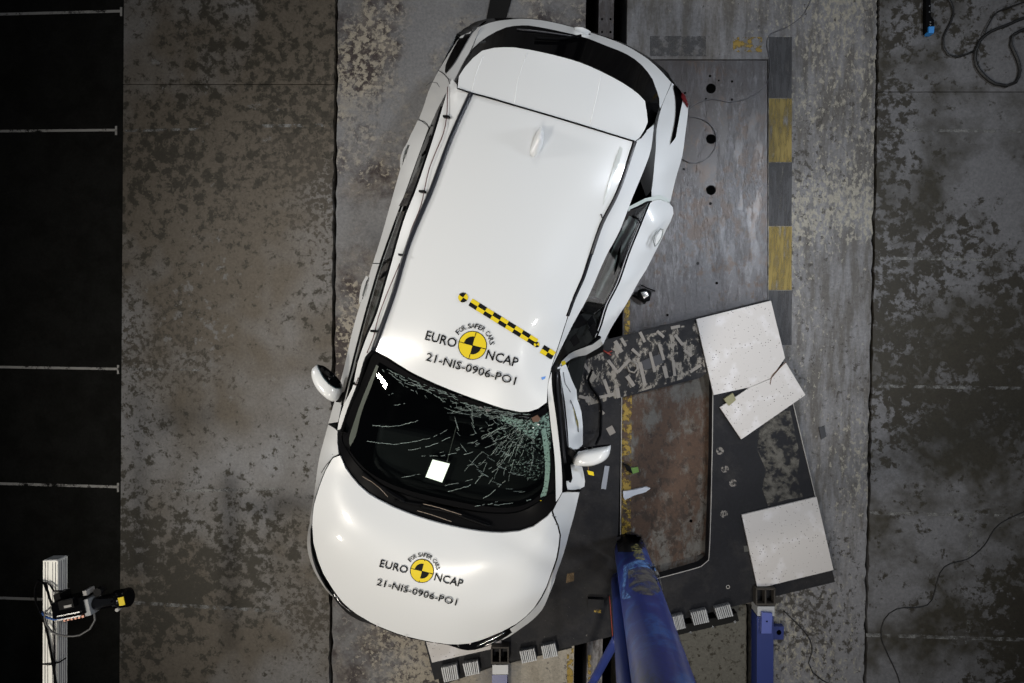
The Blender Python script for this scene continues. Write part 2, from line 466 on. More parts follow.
slab('steel_floor_plate', X_s2b, lambda y: 767.3, 60.4, 345, ST_A)
slab('steel_floor_plate', X_s2b, lambda y: 767.3, 345.5, 604, ST_R)
slab('screed_slab', X_s2b, lambda y: 746.5, 604.6, B, CON_S, 0, .6)
slab('concrete_slab', lambda y: 756, lambda y: 768, 604.6, B, CON_E)
slab('concrete_slab', lambda y: X_e(y) + 1.0, lambda y: 1490, T, 92 - g / 2, CON_F, 1.4, 0)
slab('concrete_slab', lambda y: X_e(y) + 1.0, lambda y: 1490, 92 + g / 2, B, CON_F, 1.2, 0)

def flat(name, pts, z, m, parent=base, th=.0015):
    return prism(name, pts, z, z + th, m, parent)
def stroke(name, x0, y0, x1, y1, wd, m):
    dx, dy = x1 - x0, y1 - y0; l = math.hypot(dx, dy); nx, ny = -dy / l * wd / 2, dx / l * wd / 2
    return flat(name, [(x0 + nx, y0 + ny), (x1 + nx, y1 + ny), (x1 - nx, y1 - ny), (x0 - nx, y0 - ny)], .0005, m)
for a in [(-300, 22, 122, 11, 2.6), (-300, 134, 117, 130, 2.4), (-300, 362, 119, 369, 2.4), (-300, 475, 119, 487, 2.6), (-300, 588, 122, 602, 2.6)]:
    stroke('painted_line', *a, LINEW); stroke('painted_tick', a[2] - 1, a[3] - 4, a[2] - 1, a[3] + 5, 2, LINEW)
for a in [(124, 131, 200, 129, 2.5), (262, 126, 334, 125, 3), (128, 369, 200, 370, 2.2), (172, 491, 285, 489, 3), (122, 602, 290, 612, 3.4), (880, 130, 1300, 133, 3),
          (880, 258, 1300, 264, 3), (878, 386, 1300, 393, 3.2), (870, 513, 1300, 522, 3.4), (866, 635, 1300, 648, 3.6), (972, 515, 969, 560, 4), (969, 620, 967, 644, 4)]:
    stroke('faint_line', *a, LINEF)
# hazard strip, painted on the floor beside the plate
for y0, y1, m in [(37, 98, LINEK), (98.5, 162, LINEY), (162.5, 226, LINEK), (226.5, 290, LINEY), (290.5, 345, LINEK)]:
    flat('hazard_stripe', [(769, y0), (792, y0), (791.6, y1), (768.6, y1)], .0005, m)
flat('hazard_stripe', [(733, 37), (762, 37), (762, 52), (733, 52)], .0005, LINEYB)
flat('hazard_stripe', [(650, 36), (706, 36), (706, 56), (650, 56)], .0005, worn('scrubbed_dark_paint', (.06, .06, .063, 1), 14, .57, .16))
flat('hazard_stripe', [(624.5, 300), (630, 300), (630, 345), (624.2, 345)], .0005, LINEYB)
flat('hazard_stripe', [(622, 393), (632, 393), (630.5, 545), (621.5, 545)], .0005, LINEYB)
flat('hazard_stripe', [(590, 20), (594, 20), (594, 40), (590, 40)], .0005, LINEYB) if False else None
def disc(name, x, y, r, m=PITM, parent=base, z=.0006, n=14):
    return flat(name, [(x + r * math.cos(2 * math.pi * k / n), y + r * math.sin(2 * math.pi * k / n)) for k in range(n)], z, m, parent, .001)
for x, y, r in [(711, 88.5, 5), (711, 139, 5), (711, 190, 5), (710, 76, 1.3), (718.8, 80.5, .9), (732, 81.4, 1.2), (685, 93, 1.2), (706, 99, 1.2), (732, 99.5, 1.2),
                (684, 169, 1.1), (710.5, 203.5, 1.4), (697.8, 263.4, 1.5), (716.8, 283, 1.4), (667.5, 315, 1.2), (691, 521, 1.6), (728, 588, 1.2),
                (602, 19, 1.1), (610.5, 19, 1.1), (602, 32, 1.1), (610.5, 32, 1.1)]:
    disc('bolt_hole', x, y, r)
for cx, cy, r in [(699, 137, 18)]:
    ringp = [(cx + r * math.cos(t * .31), cy + r * math.sin(t * .31)) for t in range(-6, 6)]
WIREK = mat('dark_cable', (.012, .012, .012, 1), .5)
tag(line('loose_wire', [(684, 112), (697, 103), (712, 99), (730, 102), (748, 98), (762, 89), (769, 78), (770, 60), (767, 46), (770, 34), (785, 28), (800, 18), (808, 6), (818, -20)], .003, mat('grey_wire', (.09, .09, .1, 1), .5), None, z=.006),
    'thin grey wire curving over the steel floor plate behind the car', 'wire')
tag(line('wire_loop', [(680, 120), (690, 117), (704, 120), (713, 128), (716.5, 140), (713, 152), (703, 161), (690, 163), (680, 158)], .003, MC['grey_wire'], None, z=.006),
    'thin wire loop around the floor bolt hole beside the tail lamp', 'wire')

# ------------------------------------------------------------------ sled (carrier plate)
SZ = .10
def plate_holes(name, outer, holes, z0, z1, m, parent=None):
    pts = []; edges = []; loops = []
    for lp in [outer] + holes:
        n0 = len(pts); pts += [Vector(p) for p in lp]; edges += [(n0 + i, n0 + (i + 1) % len(lp)) for i in range(len(lp))]; loops.append(range(n0, n0 + len(lp)))
    vo, eo, fo, *_ = delaunay_2d_cdt(pts, edges, [], 1, 1e-6)
    V = [at(v.x, v.y, z1) for v in vo]; n = len(V)
    V += [Vector((v.x, v.y, z0)) for v in V]; Fc = []; cnt = {}
    for t in fo:
        t = list(t); cx = sum(vo[i].x for i in t) / 3; cy = sum(vo[i].y for i in t) / 3
        if not inside(cx, cy, outer) or any(inside(cx, cy, h) for h in holes): continue
        if (V[t[1]] - V[t[0]]).cross(V[t[2]] - V[t[0]]).z < 0: t.reverse()
        Fc.append(t); Fc.append([i + n for i in t[::-1]])
        for i in range(3):
            e = (t[i], t[(i + 1) % 3]); k = tuple(sorted(e)); cnt.setdefault(k, []).append(e)
    for es in cnt.values():
        if len(es) == 1: a, b = es[0]; Fc.append([b, a, a + n, b + n])
    return obj(name, V, Fc, m, parent)
SLEDM = floor_mat('sled_black_plate', [(.011, .0115, .0145, 1), ((.020, .0195, .021, 1), 5, .55, .08, 7, (1, 1, 1), .5), ((.10, .095, .09, 1), 26, .70, .02, 5, (1, 1, 1), .3)], rough=(.5, .7), spec=.16, bump=.15)
sled = empty('carrier_sled', at(600, 490, 0), 'tilted black steel carrier plate with a cutout, under the front of the white car', 'sled')
cut1 = [(621.5, 398), (700, 378), (708, 372), (712.5, 374), (711.5, 460), (708, 560), (700, 566), (640, 583), (617, 587)]
cut2 = [(470, 590), (576.5, 560), (575, 583), (474, 612)]
plate_holes('deck_plate', [(769, 299.5), (835, 582), (758, 600.5), (434.5, 680), (362, 400)], [cut1], 0.004, SZ, SLEDM, sled)
EDGE = mat('bare_steel_edge', (.30, .29, .28, 1), .5)
line('edge_strip', [(621.7, 397, SZ + .004), (620.3, 545, SZ + .004)], .004, EDGE, sled)
line('edge_strip', [(713, 374, SZ + .004), (712, 460, SZ + .004), (708.6, 560, SZ + .004), (701, 566.5, SZ + .004), (640, 583, SZ + .004)], .004, EDGE, sled)
line('edge_strip', [(786, 374, SZ + .003), (833, 570, SZ + .003)], .004, EDGE, sled)
RES = worn('dried_adhesive', (.20, .18, .155, 1), 10, .545, .035, stretch=(1.6, .9, 1))
prism('adhesive_patch', [(600, 347), (697, 322), (706, 372), (622, 397), (570, 410), (572, 360)], SZ + .0004, SZ + .002, RES, sled)
prism('adhesive_patch', [(760, 424), (771, 414), (790, 410), (795, 432), (800, 455), (797, 478), (803, 497), (785, 500), (768, 506), (762, 488), (766, 470), (757, 450)], SZ + .0004, SZ + .002, worn('muddy_residue', (.075, .07, .06, 1), 14, .53, .08), sled)
TAPE = mat('pale_tape', (.34, .32, .29, 1), .7, noise=(.4, (.22, .2, .18, 1)), nscale=30)
def strip(x0, y0, x1, y1, wd, name='tape_strip', m=TAPE, z=SZ, th=.004, par=sled):
    dx, dy = x1 - x0, y1 - y0; l = math.hypot(dx, dy); nx, ny = -dy / l * wd / 2, dx / l * wd / 2
    return prism(name, [(x0 + nx, y0 + ny), (x1 + nx, y1 + ny), (x1 - nx * .9, y1 - ny * .9), (x0 - nx, y0 - ny)], z, z + th, m, par)
for i, a in enumerate([(579, 357, 591, 374, 3), (604, 379.5, 610.5, 397, 3.4), (608, 360, 618, 373, 3), (618, 372, 630, 359, 3), (597, 398, 614, 394, 3), (627, 376, 634, 386, 4),
          (640, 362, 645, 385, 3.6), (617, 388, 619, 398, 4), (615, 341, 622, 352, 4), (621, 338, 626, 346, 3), (640, 332, 645, 342, 3), (659, 344, 664, 360, 3), (664, 366, 667, 378, 4),
          (673, 360, 675, 376, 3), (690, 372, 701, 365, 3), (657, 331, 664, 337, 3), (675, 335, 683, 345, 3), (650, 352, 655, 372, 3), (586, 396, 588, 402, 4), (579, 396, 585, 398, 3),
          (671, 328, 680, 326, 3), (684, 350, 692, 356, 3), (632, 349, 640, 356, 3), (600, 410, 604, 414, 3), (609, 427, 613, 434, 7)]):
    strip(*a, th=.003 + .0011 * (i % 6))
strip(643, 366, 662, 358, 10, 'rubber_pad', mat('dark_pad', (.03, .03, .035, 1), .6))
line('tape_loop', [(627, 366, SZ + .01), (629, 371, SZ + .012), (634, 372.5, SZ + .012), (637, 369, SZ + .012), (636.5, 364, SZ + .01), (632, 362.5, SZ + .01)], .008, TAPE, sled)
for x, y, r in [(725, 469, 4), (724, 514, 4), (733, 483, 4), (720, 451, 4)]:
    disc('residue_spot', x, y, r, worn('residue_spot_%d' % x, (.14, .13, .12, 1), 40, .5, .04), sled, SZ + .0004, 9)
strip(744, 527 + 22, 752, 554 - 6, 6, 'tape_strip', mat('grey_tape', (.06, .06, .055, 1), .7), SZ, .003)
disc('bolt_hole', 728, 587, 2, EDGE, sled, SZ + .001); disc('bolt_hole', 728, 587, 1.2, PITM, sled, SZ + .003)
# white boards lying on the sled
def board(pts, label, z=SZ + .003, th=.018, grp=None):
    return tag(prism('white_board', pts, z, z + th, BOARD), label, 'board')
board([(696.3, 319.3), (771, 300.7), (785, 358), (771, 378), (749.4, 387.3), (713.8, 395)], 'large white speckled board on the right corner of the black plate')
board([(720, 407.5), (749.5, 387.6), (771.5, 378.4), (785.5, 362), (805.4, 395), (741.4, 439.3)], 'broken tilted white board below the larger board, cracked at its edge', SZ + .006)
line('crack_line', [(786, 362), (772, 376), (770, 384)], .003, RUST, sled, z=SZ + .026)
board([(741.8, 515), (816.6, 497), (833.5, 570), (757.8, 588.4)], 'clean square white board at the lower right corner of the black plate')
board([(417, 610), (490, 592), (502, 646.5), (432, 662.7)], 'white board sticking out from under the car front bumper')
tag(prism('scrap_tape', [(724, 399), (733, 393), (736, 400), (729, 406)], SZ + .003, SZ + .03, mat('olive_scrap', (.22, .21, .12, 1), .7)), 'small olive scrap between the two upper white boards', 'debris')

# honeycomb crush blocks along the sled front
rail = mat('black_rail', (.006, .006, .006, 1), .6, spec=.15)
def honey(pts, label, grp):
    z0, z1 = .03, .16
    root_loc = at(sum(p[0] for p in pts) / 4, sum(p[1] for p in pts) / 4, z0)
    e = empty('honeycomb_block', root_loc, label, 'crush block', grp)
    A, Bq, Cq, D = [Vector((p[0], p[1])) for p in pts]      # TL TR BR BL
    prism('core', [tuple(A), tuple(Bq), tuple(Cq), tuple(D)], z0, z1 - .012, mat('honeycomb_core', (.20, .20, .21, 1), .5, metal=.5), e)
    n = 8
    for k in range(n):                                        # foil walls
        f0 = (k + .15) / n; f1 = f0 + .055 + .03 * random.random()
        j = random.uniform(-.01, .01)
        q = [A.lerp(Bq, f0 + j), A.lerp(Bq, f1 + j), D.lerp(Cq, f1), D.lerp(Cq, f0)]
        prism('foil', [tuple(v) for v in q], z1 - .02, z1 + .006 * (k % 2), ALU, e)
for q, l in [([(441, 668), (457, 664.5), (459, 679), (444, 682.5)], 'silver honeycomb block furthest left under the car nose'),
             ([(462.5, 664), (478, 661), (480, 673.5), (465.5, 676.5)], 'bright silver honeycomb block left of the small blue beam'),
             ([(519.5, 651.5), (534.5, 648.5), (537, 660.5), (522, 663.5)], 'silver honeycomb block right of the small blue beam'),
             ([(541, 646.5), (555, 643.5), (558, 656), (543.5, 659)], 'silver honeycomb block nearest the track slot under the car'),
             ([(671, 617.5), (683, 614.5), (686, 628), (674, 631)], 'silver honeycomb block half hidden beside the blue pole'),
             ([(690.7, 613), (706.5, 609.5), (709.5, 622), (694, 625.5)], 'middle silver honeycomb block right of the blue pole'),
             ([(714.5, 608.5), (730, 604.5), (733.5, 616), (718, 619.5)], 'silver honeycomb block between blue pole and blue beam')]:
    honey(q, l, 'honeycomb blocks on the sled front')
prism('front_rail', [(655, 631), (737, 613), (739, 621), (657, 640)], .01, .09, rail, sled)
prism('front_rail', [(436, 668), (486, 658), (570, 640), (572, 648), (490, 668), (440, 686)], .005, .07, rail, sled)
for x, y in [(735, 624), (713, 629), (690.5, 634.5)]:
    disc('rail_bolt', x, y - 2, 1.3, CHROME, sled, .091, 8)

# ------------------------------------------------------------------ blue beams in front of the sled
def beam(x0, x1, y0, zt, label, br=True):
    e = empty('blue_beam', at((x0 + x1) / 2, y0 + 60, 0), label, 'beam')
    w_ = x1 - x0
    prism('beam_body', [(x0, y0 + 10), (x1, y0 + 10), (x1 - .5, 900), (x0 - .5, 900)], .0, zt, BLUE, e, bevel=0)
    prism('crush_block', [(x0 + .5, y0), (x1 + 1, y0), (x1 + 1, y0 + 9.5), (x0 + .5, y0 + 9.5)], .0, zt + .01, ALU, e)
    for k in range(3):
        xx = x0 - .5 + (w_ + 1.5) * k / 2
        prism('bracket_rib', [(xx - .6, y0 - 17), (xx + .8, y0 - 17), (xx + .8, y0 - 3), (xx - .6, y0 - 3)], .0, zt + .03, STEEL, e)
    prism('bracket_plate', [(x0 - 1, y0 - 3), (x1 + 2, y0 - 3), (x1 + 2, y0 - 1), (x0 - 1, y0 - 1)], .0, zt + .03, STEEL, e)
    prism('bracket_back', [(x0 - 1, y0 - 18), (x1 + 2, y0 - 18), (x1 + 2, y0 - 16.5), (x0 - 1, y0 - 16.5)], .0, zt + .03, STEEL, e)
    if br:
        prism('cap_plate', [(x0 + 5, y0 + 6), (x1 - 1, y0 + 7), (x1 - 2, y0 + 27), (x0 + 4.5, y0 + 27)], zt, zt + .035, mat('pale_blue_enamel', (.09, .12, .38, 1), .35), e)
        disc('cap_hole', x0 + 10, y0 + 15, .9, PITM, e, zt + .0355, 8)
        prism('side_lug', [(x1, y0 + 20), (x1 + 10.5, y0 + 20), (x1 + 10, y0 + 33), (x1, y0 + 33)], .0, .05, BLUE, e)
        disc('lug_hole', x1 + 5.5, y0 + 26, 2.5, PITM, e, .0505, 10)
beam(757, 773.5, 606.5, .13, 'blue steel beam with cap plate at the bottom right of the plate')
beam(492, 507, 665, .15, 'short blue steel beam poking in under the car nose', False)

# ------------------------------------------------------------------ pole and its frame
P0 = at(630, 549, 0); P1 = at(663, 683, 2.5)
pd = (P1 - P0)
def cyl(name, a, b, r, m, parent=None, n=48, rings=30):
    return tube(name, [a.lerp(b, k / rings) for k in range(rings + 1)], r, m, parent, n)
pole = empty('impact_pole', P0, 'thick scuffed blue steel impact pole rising at the bottom of the picture', 'pole')
cyl('pole_tube', P0, P0 + pd * 1.5, .127, BLUEP, pole)
_pt = [o for o in pole.children][0]
ptree = BVHTree.FromPolygons([v.co + P0 for v in _pt.data.vertices], [list(p.vertices) for p in _pt.data.polygons])
decal('grey_scuff', [(628, 570), (640, 566), (652, 564), (659, 574), (663, 590), (652, 596), (640, 594), (629, 588)], worn('grey_scuff', (.12, .115, .11, 1), 9, .50, .10, .5), pole, ptree, .002, 3)
decal('pale_scuff', [(624, 566), (640, 560), (654, 564), (656, 571), (640, 567), (628, 572), (625, 590), (632, 598), (622, 600)], worn('pale_blue_scuff', (.12, .25, .55, 1), 22, .5, .08), pole, ptree, .0025, 3)
decal('yellow_transfer', [(631, 546), (637, 544), (643, 552), (645, 560), (636, 561), (632, 552)], worn('yellow_transfer', (.42, .38, .15, 1), 40, .53, .03), pole, ptree, .003, 2)
decal('dark_base', [(616, 538), (630, 531), (641, 536), (645, 548), (632, 552), (618, 552)], worn('black_grime', (.01, .01, .012, 1), 8, .38, .1), pole, ptree, .0015, 3)
frame = empty('pole_frame', at(618, 640, 0), 'dark blue welded frame beside the left side of the impact pole', 'frame')
a0 = P0 + Vector((-.12, -.30, 0)); 
q0, q1 = at(617, 580, .35), at(626, 683, 2.1)
cyl('upright', q0, q0 + (q1 - q0) * 1.6, .045, BLUE, frame, 10)
q0, q1 = at(622, 590, .3), at(632, 683, 2.0)
cyl('upright', q0, q0 + (q1 - q0) * 1.6, .05, mat('deep_blue', (.02, .05, .20, 1), .35), frame, 10)
cyl('diagonal_brace', at(617, 638, 1.1), at(560, 742, .02), .030, BLUE, frame, 8)
line('cable', [(609.5, 596, .12), (611, 615, .12), (613, 640, .12)], .004, mat('red_wire', (.22, .02, .01, 1), .5), frame)
cyl('foot_post', Vector((q0.x, q0.y, .0)), q0, .06, BLUE, frame, 10)
prism('hinge_block', [(588, 599), (604, 600), (604, 608), (588, 607)], SZ, SZ + .04, mat('grey_block', (.022, .022, .024, 1), .7, spec=.1), sled)
flat('yellow_mark', [(594, 609), (601, 610), (601, 613), (594, 612)], SZ + .001, LINEYB, sled)
flat('yellow_mark', [(567, 574), (574, 572.5), (574, 581), (566, 583)], SZ + .001, worn('orange_residue', (.12, .07, .02, 1), 9, .45, .1), sled)
flat('yellow_mark', [(567, 650), (573.5, 648), (573, 683), (567, 683)], .001, LINEYB)
flat('yellow_mark', [(588, 655), (591, 655), (591, 683), (588, 683)], .001, LINEYB)

# ------------------------------------------------------------------ loose things
tag(prism('tow_strap', [(494, -20), (517, -20), (505, 21), (486, 21)], .001, .02, rail), 'black strap on the floor behind the car, left of the track slots', 'strap')
tag(strip(603.5, 489, 607, 466, 5, 'metal_strip', mat('galvanised', (.22, .24, .28, 1), .45, metal=.4), SZ, .01, None), 'bent grey metal strip on the black plate below the right mirror', 'debris')
tag(prism('white_shard', [(623, 491.5), (633, 490), (646, 487), (650.5, 488.5), (646, 492), (634, 495.5), (625, 500), (623.5, 497)], .003, .03, mat('white_plastic', (.5, .53, .6, 1), .35)), 'long white plastic shard on the rusty plate above the pole', 'debris')
tag(prism('green_tag', [(631, 468), (638, 467), (639, 472), (632, 474)], .003, .02, mat('green_plastic', (.10, .22, .03, 1), .5)), 'small green plastic piece on the rusty plate edge', 'debris')
tag(prism('black_scrap', [(623, 463), (630, 466), (633, 474), (627, 471)], .003, .03, BLACKP), 'small black scrap beside the green plastic piece', 'debris')
tag(prism('grey_tab', [(819, 427.5), (824.5, 426.5), (826.5, 436.5), (821.5, 439.5)], .001, .012, mat('slate_tab', (.035, .037, .042, 1), .7)), 'small dark grey tab on the concrete right of the boards', 'debris')
tag(prism('door_reinforcement', [(629, 372), (612, 375), (600, 372), (603, 362), (612, 358), (620, 366)], SZ + .01, SZ + .03, mat('crumpled_tin', (.10, .11, .13, 1), .4, metal=.3)), 'crumpled grey bracket among the tape strips near the dented door', 'debris') if False else None
hb = empty('broken_handle', at(645, 296, 0), 'broken black and chrome piece on the steel plate by the rear door', 'debris')
puff('shell', [(638, 290), (646, 288.5), (651.5, 293), (650, 301), (643, 303), (637, 297)], .05, .03, BLACKP, hb)
puff('chrome_insert', [(640, 292), (647, 291), (649, 296), (644, 299)], .082, .008, CHROME, hb)
line('broken_stem', [(633, 295, .03), (640, 299, .06), (645, 303, .03)], .012, BLACKP, hb)
line('broken_stem', [(640, 284.5, .03), (647, 288, .05), (655, 291, .02)], .006, BLACKP, hb)
tag(line('crumpled_hose', [(592, 370, .2), (588, 380, .14), (592, 388, .12), (598, 396, .12), (601, 405, .12), (601, 420, .12), (600, 436, .16), (596, 444, .3)], .011, RUB, None), 'black hose hanging from the dented door onto the plate', 'hose')
tag(line('loose_wire', [(603, 350, .12), (606, 352, .12), (611, 355, .13), (607, 353, .12), (612, 351, .12)], .006, MC['red_wire'], None), 'short red wire by the dented door', 'wire')
tag(line('floor_wire', [(784, 611), (791, 618), (801, 628), (810, 640), (812, 652), (808.5, 663), (813, 673), (822, 680), (833, 686)], .004, WIREK, None, z=.005), 'thin black wire on the concrete right of the blue beam', 'wire')
tag(line('floor_wire', [(903, 700), (898, 677), (888, 655), (881, 637), (884, 620), (897, 609), (921, 607), (932, 600), (940, 573), (950, 564), (968, 559), (984, 546), (1000, 524), (1040, 505)], .004, WIREK, None, z=.005), 'thin dark wire winding over the right hand concrete', 'wire')
tag(line('cable_loop', [(940, -10), (951, 3), (953, 15), (948, 27), (943, 38), (943.5, 48), (948, 55), (957, 57), (967, 54), (976, 50)], .008, WIREK, None, z=.012), 'thin black cable hooked beside the blue plug', 'cable')
tag(line('cable_loop', [(1060, 8), (1024, 18), (1010, 24), (990, 32), (979, 42), (975, 52), (976, 65), (984, 76), (995, 84), (1006, 86), (1016, 82), (1020, 70), (1017, 58), (1011, 45), (1012, 36), (1030, 28), (1060, 30)], .013, WIREK, None, z=.015), 'thick black cable coiled at the top right corner', 'cable')
tag(line('cable_loop', [(984, 34), (990, 22), (997, 12), (1010, 7), (1030, 0), (1060, -10)], .006, WIREK, None, z=.03), 'thin cable branching above the thick coil at top right', 'cable')
plug = empty('cable_plug', at(931, 18, 0), 'black cable strip ending in a bright blue plug at the top edge', 'plug')
prism('plug_body', [(929, 26.5), (934.5, 26.5), (934, 33), (929, 33)], .004, .06, mat('bright_blue', (.04, .28, .75, 1), .4), plug)
prism('lead', [(927, -20), (930.5, -20), (931, 16), (934, 20), (934, 26), (926, 33), (926, 0)], .002, .045, BLACKP, plug)
for y in (6, 12, 22, 25): disc('contact', 929.5 + (y % 3), y, .8, CHROME, plug, .046, 6)

# ------------------------------------------------------------------ high speed camera on its profile
PZ = 1.25
ap = empty('aluminium_profile', at(54, 640, PZ), 'pale slotted aluminium profile standing in from the bottom left edge', 'profile')
ap_p = prism('profile_bar', [(43, 561), (57.6, 560.7), (57.1, 760), (42.5, 760)], PZ - .083, PZ, ALUP, ap)
for x, wd in [(44.8, .7), (47.6, .5), (52.4, .5), (55.2, .7)]:
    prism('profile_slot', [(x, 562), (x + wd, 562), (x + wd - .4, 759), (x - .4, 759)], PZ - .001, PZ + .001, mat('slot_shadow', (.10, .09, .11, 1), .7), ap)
prism('end_cap', [(44, 560), (57, 559.7), (57, 561.5), (44, 562)], PZ - .080, PZ - .001, ALU, ap)
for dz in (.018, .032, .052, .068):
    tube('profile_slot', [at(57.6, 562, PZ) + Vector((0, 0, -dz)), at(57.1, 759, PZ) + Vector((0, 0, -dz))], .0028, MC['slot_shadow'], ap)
cz = PZ + .02
hc = empty('high_speed_camera', at(95, 600, cz), 'black high speed camera with lens aimed right, clamped on the aluminium profile', 'camera')
ux = (at(120, 592, cz) - at(70, 602, cz)).normalized(); uy = Vector((0, 0, 1)).cross(ux); uz = Vector((0, 0, 1))
def cbox(name, x, y, lx, ly, z0, z1, m):
    c = at(x, y, cz); c.z = (z0 + z1) / 2 + PZ
    s = 124 / (1 - cz / H)
    return box(name, c, ux * lx / s / 2, uy * ly / s / 2, uz * (z1 - z0) / 2, m, hc)
cbox('camera_body', 80, 601.5, 34, 17, .0, .12, GLOSSB)
cbox('top_housing', 81, 596, 16, 9, .12, .145, BLACKP)
cbox('name_plate', 83, 597.5, 8, 2.4, .145, .148, EDGE)
cbox('mount_plate', 65, 597, 7, 14, -.01, .08, BLACKP)
cbox('side_rail', 81.5, 606.5, 25, 1.3, .12, .13, CHROME)
cbox('side_rail', 82, 610.2, 25, 1.3, .12, .13, CHROME)
for k in range(6): cbox('connector', 74 + 3.6 * k, 614.6 - .75 * k, 2.2, 2.6, .06, .10, mat('copper_pin', (.5, .25, .18, 1), .4, metal=.4))
cbox('front_flange', 97, 601.5, 6, 17, .0, .11, mat('grey_flange', (.25, .26, .27, 1), .45))
cbox('lens_bracket', 94, 588, 4, 5, .03, .10, EDGE)
def cc(x, y, z): p = at(x, y, cz); p.z = PZ + z; return p
tube('lens_barrel', [cc(100, 600.5, .06), cc(104, 599.8, .06), cc(104.1, 599.8, .06), cc(121, 596.5, .06), cc(121.1, 596.5, .06), cc(133, 594.3, .06)], .04, GLOSSB, hc, 24,
     [.035, .035, .042, .042, .056, .058])
tube('lens_glass', [cc(133, 594.3, .06), cc(133.4, 594.2, .06)], .048, RUB, hc, 24)
cbox('yellow_label', 132, 594.6, 6, 8.5, .115, .12, YEL)
tube('knob', [cc(104, 588.5, .03), cc(104, 588.5, .08)], .026, BLACKP, hc, 16)
tube('knob', [cc(120, 608, .02), cc(120, 608, .05)], .012, EDGE, hc, 10)
CABW = mat('grey_cable', (.10, .10, .10, 1), .5)
def cab(name, pts, r, m, lab): return tag(line(name, pts, r, m, None), lab, 'cable')
cab('camera_cable', [(94, 613, PZ + .06), (95, 620, PZ + .05), (90, 629, PZ + .04), (80, 635, PZ + .03), (66, 636, PZ + .03), (52, 632, PZ + .02), (46, 624, PZ + .02), (45, 612, PZ + .03), (52, 606, PZ + .04), (62, 608, PZ + .05)], .006, CABW, 'thin grey cable looping below the high speed camera')
cab('camera_cable', [(62, 607, PZ + .06), (52, 604, PZ + .04), (48, 592, PZ + .04), (44, 583, PZ + .02), (38, 580, PZ), (35, 588, PZ - .02), (36, 602, PZ), (42, 615, PZ + .01), (47, 632, PZ + .01), (52, 660, PZ + .01), (58, 700, PZ + .01)], .007, RUB, 'black cable looping left around the profile and down')
cab('camera_cable', [(63, 591, PZ + .05), (54, 591, PZ + .03), (50, 585, PZ + .02), (46, 582, PZ + .02), (49, 598, PZ + .03), (53, 612, PZ + .02), (54, 640, PZ + .015), (54, 700, PZ + .01)], .005, RUB, 'thin black cable running straight down the profile face')
cab('camera_cable', [(64, 618, PZ + .04), (54, 619.5, PZ + .03), (46, 617, PZ + .02), (40, 611, PZ)], .007, mat('blue_cable', (.03, .10, .35, 1), .5), 'blue cable leaving the rear of the high speed camera')
cab('camera_cable', [(66, 658, PZ - .02), (60, 662, PZ + .01), (50, 664.5, PZ + .01), (43, 664, PZ)], .005, RUB, 'short black tie around the lower profile')
BODY.clear()
car = empty('car', at(480, 350, 0), 'white crash tested car with cracked windscreen and dented right side, seen from above', 'car')
# shared feature points (px, py, height)
DL = [(471.7, 93.2, 1.60), (452, 137, 1.615), (432, 190, 1.62), (410, 242, 1.62), (395.6, 290, 1.615), (383, 326, 1.60), (374, 350, 1.57)]     # left ditch, rear to front
DR = [(635, 141.7, 1.60), (618.8, 190, 1.615), (602.3, 223, 1.61), (591.3, 254.3, 1.60), (583.5, 277.8, 1.59), (574.9, 297, 1.58), (567.8, 316, 1.57), (559, 343, 1.555), (551.4, 367, 1.55), (547.4, 388, 1.55), (546.8, 402.3, 1.545)]
ROOFW = 'roof'
roof_pts = DL + [(387.8, 357.4, 1.575), (409.7, 371.3, 1.585), (436.4, 384, 1.59), (460, 393.5, 1.59), (480, 400.7, 1.585), (503.5, 408.6, 1.575), (520, 412, 1.56), (528.6, 411.7, 1.555), (538, 408.6, 1.55)] + DR[::-1] + \
    [(598, 130.5, 1.625), (560, 118.7, 1.635), (520.3, 106.9, 1.635), (495, 100, 1.62)]
roof = panel('roof', roof_pts, PAINT, car, [(545, 180, 1.665), (520, 250, 1.68), (490, 320, 1.67), (440, 300, 1.665), (550, 280, 1.66), (590, 190, 1.645), (500, 160, 1.665), (460, 230, 1.665), (520, 370, 1.62), (430, 360, 1.625), (478, 378, 1.62), (560, 325, 1.595)], step=9)
spoiler = panel('spoiler', [(457.6, 88, 1.59), (459, 76, 1.575), (465, 67, 1.565), (473, 58, 1.56), (482, 50.8, 1.555), (494, 47.8, 1.56), (514, 47.4, 1.575), (529.7, 49.8, 1.58), (553, 54.8, 1.585), (580, 62.5, 1.585), (601, 71.5, 1.58), (622.7, 83, 1.575), (638.4, 94, 1.565),
    (645, 101, 1.56), (647, 113.5, 1.565), (647.8, 122, 1.57), (645, 129, 1.575), (640, 137, 1.58), (635.5, 140.8, 1.60), (598, 129.7, 1.625), (560, 118, 1.635), (520.3, 106.2, 1.635), (490, 97, 1.62), (472, 92.5, 1.60)], PAINT, car, [(550, 88, 1.625), (500, 75, 1.60), (600, 105, 1.61)], step=9, thick=.03)
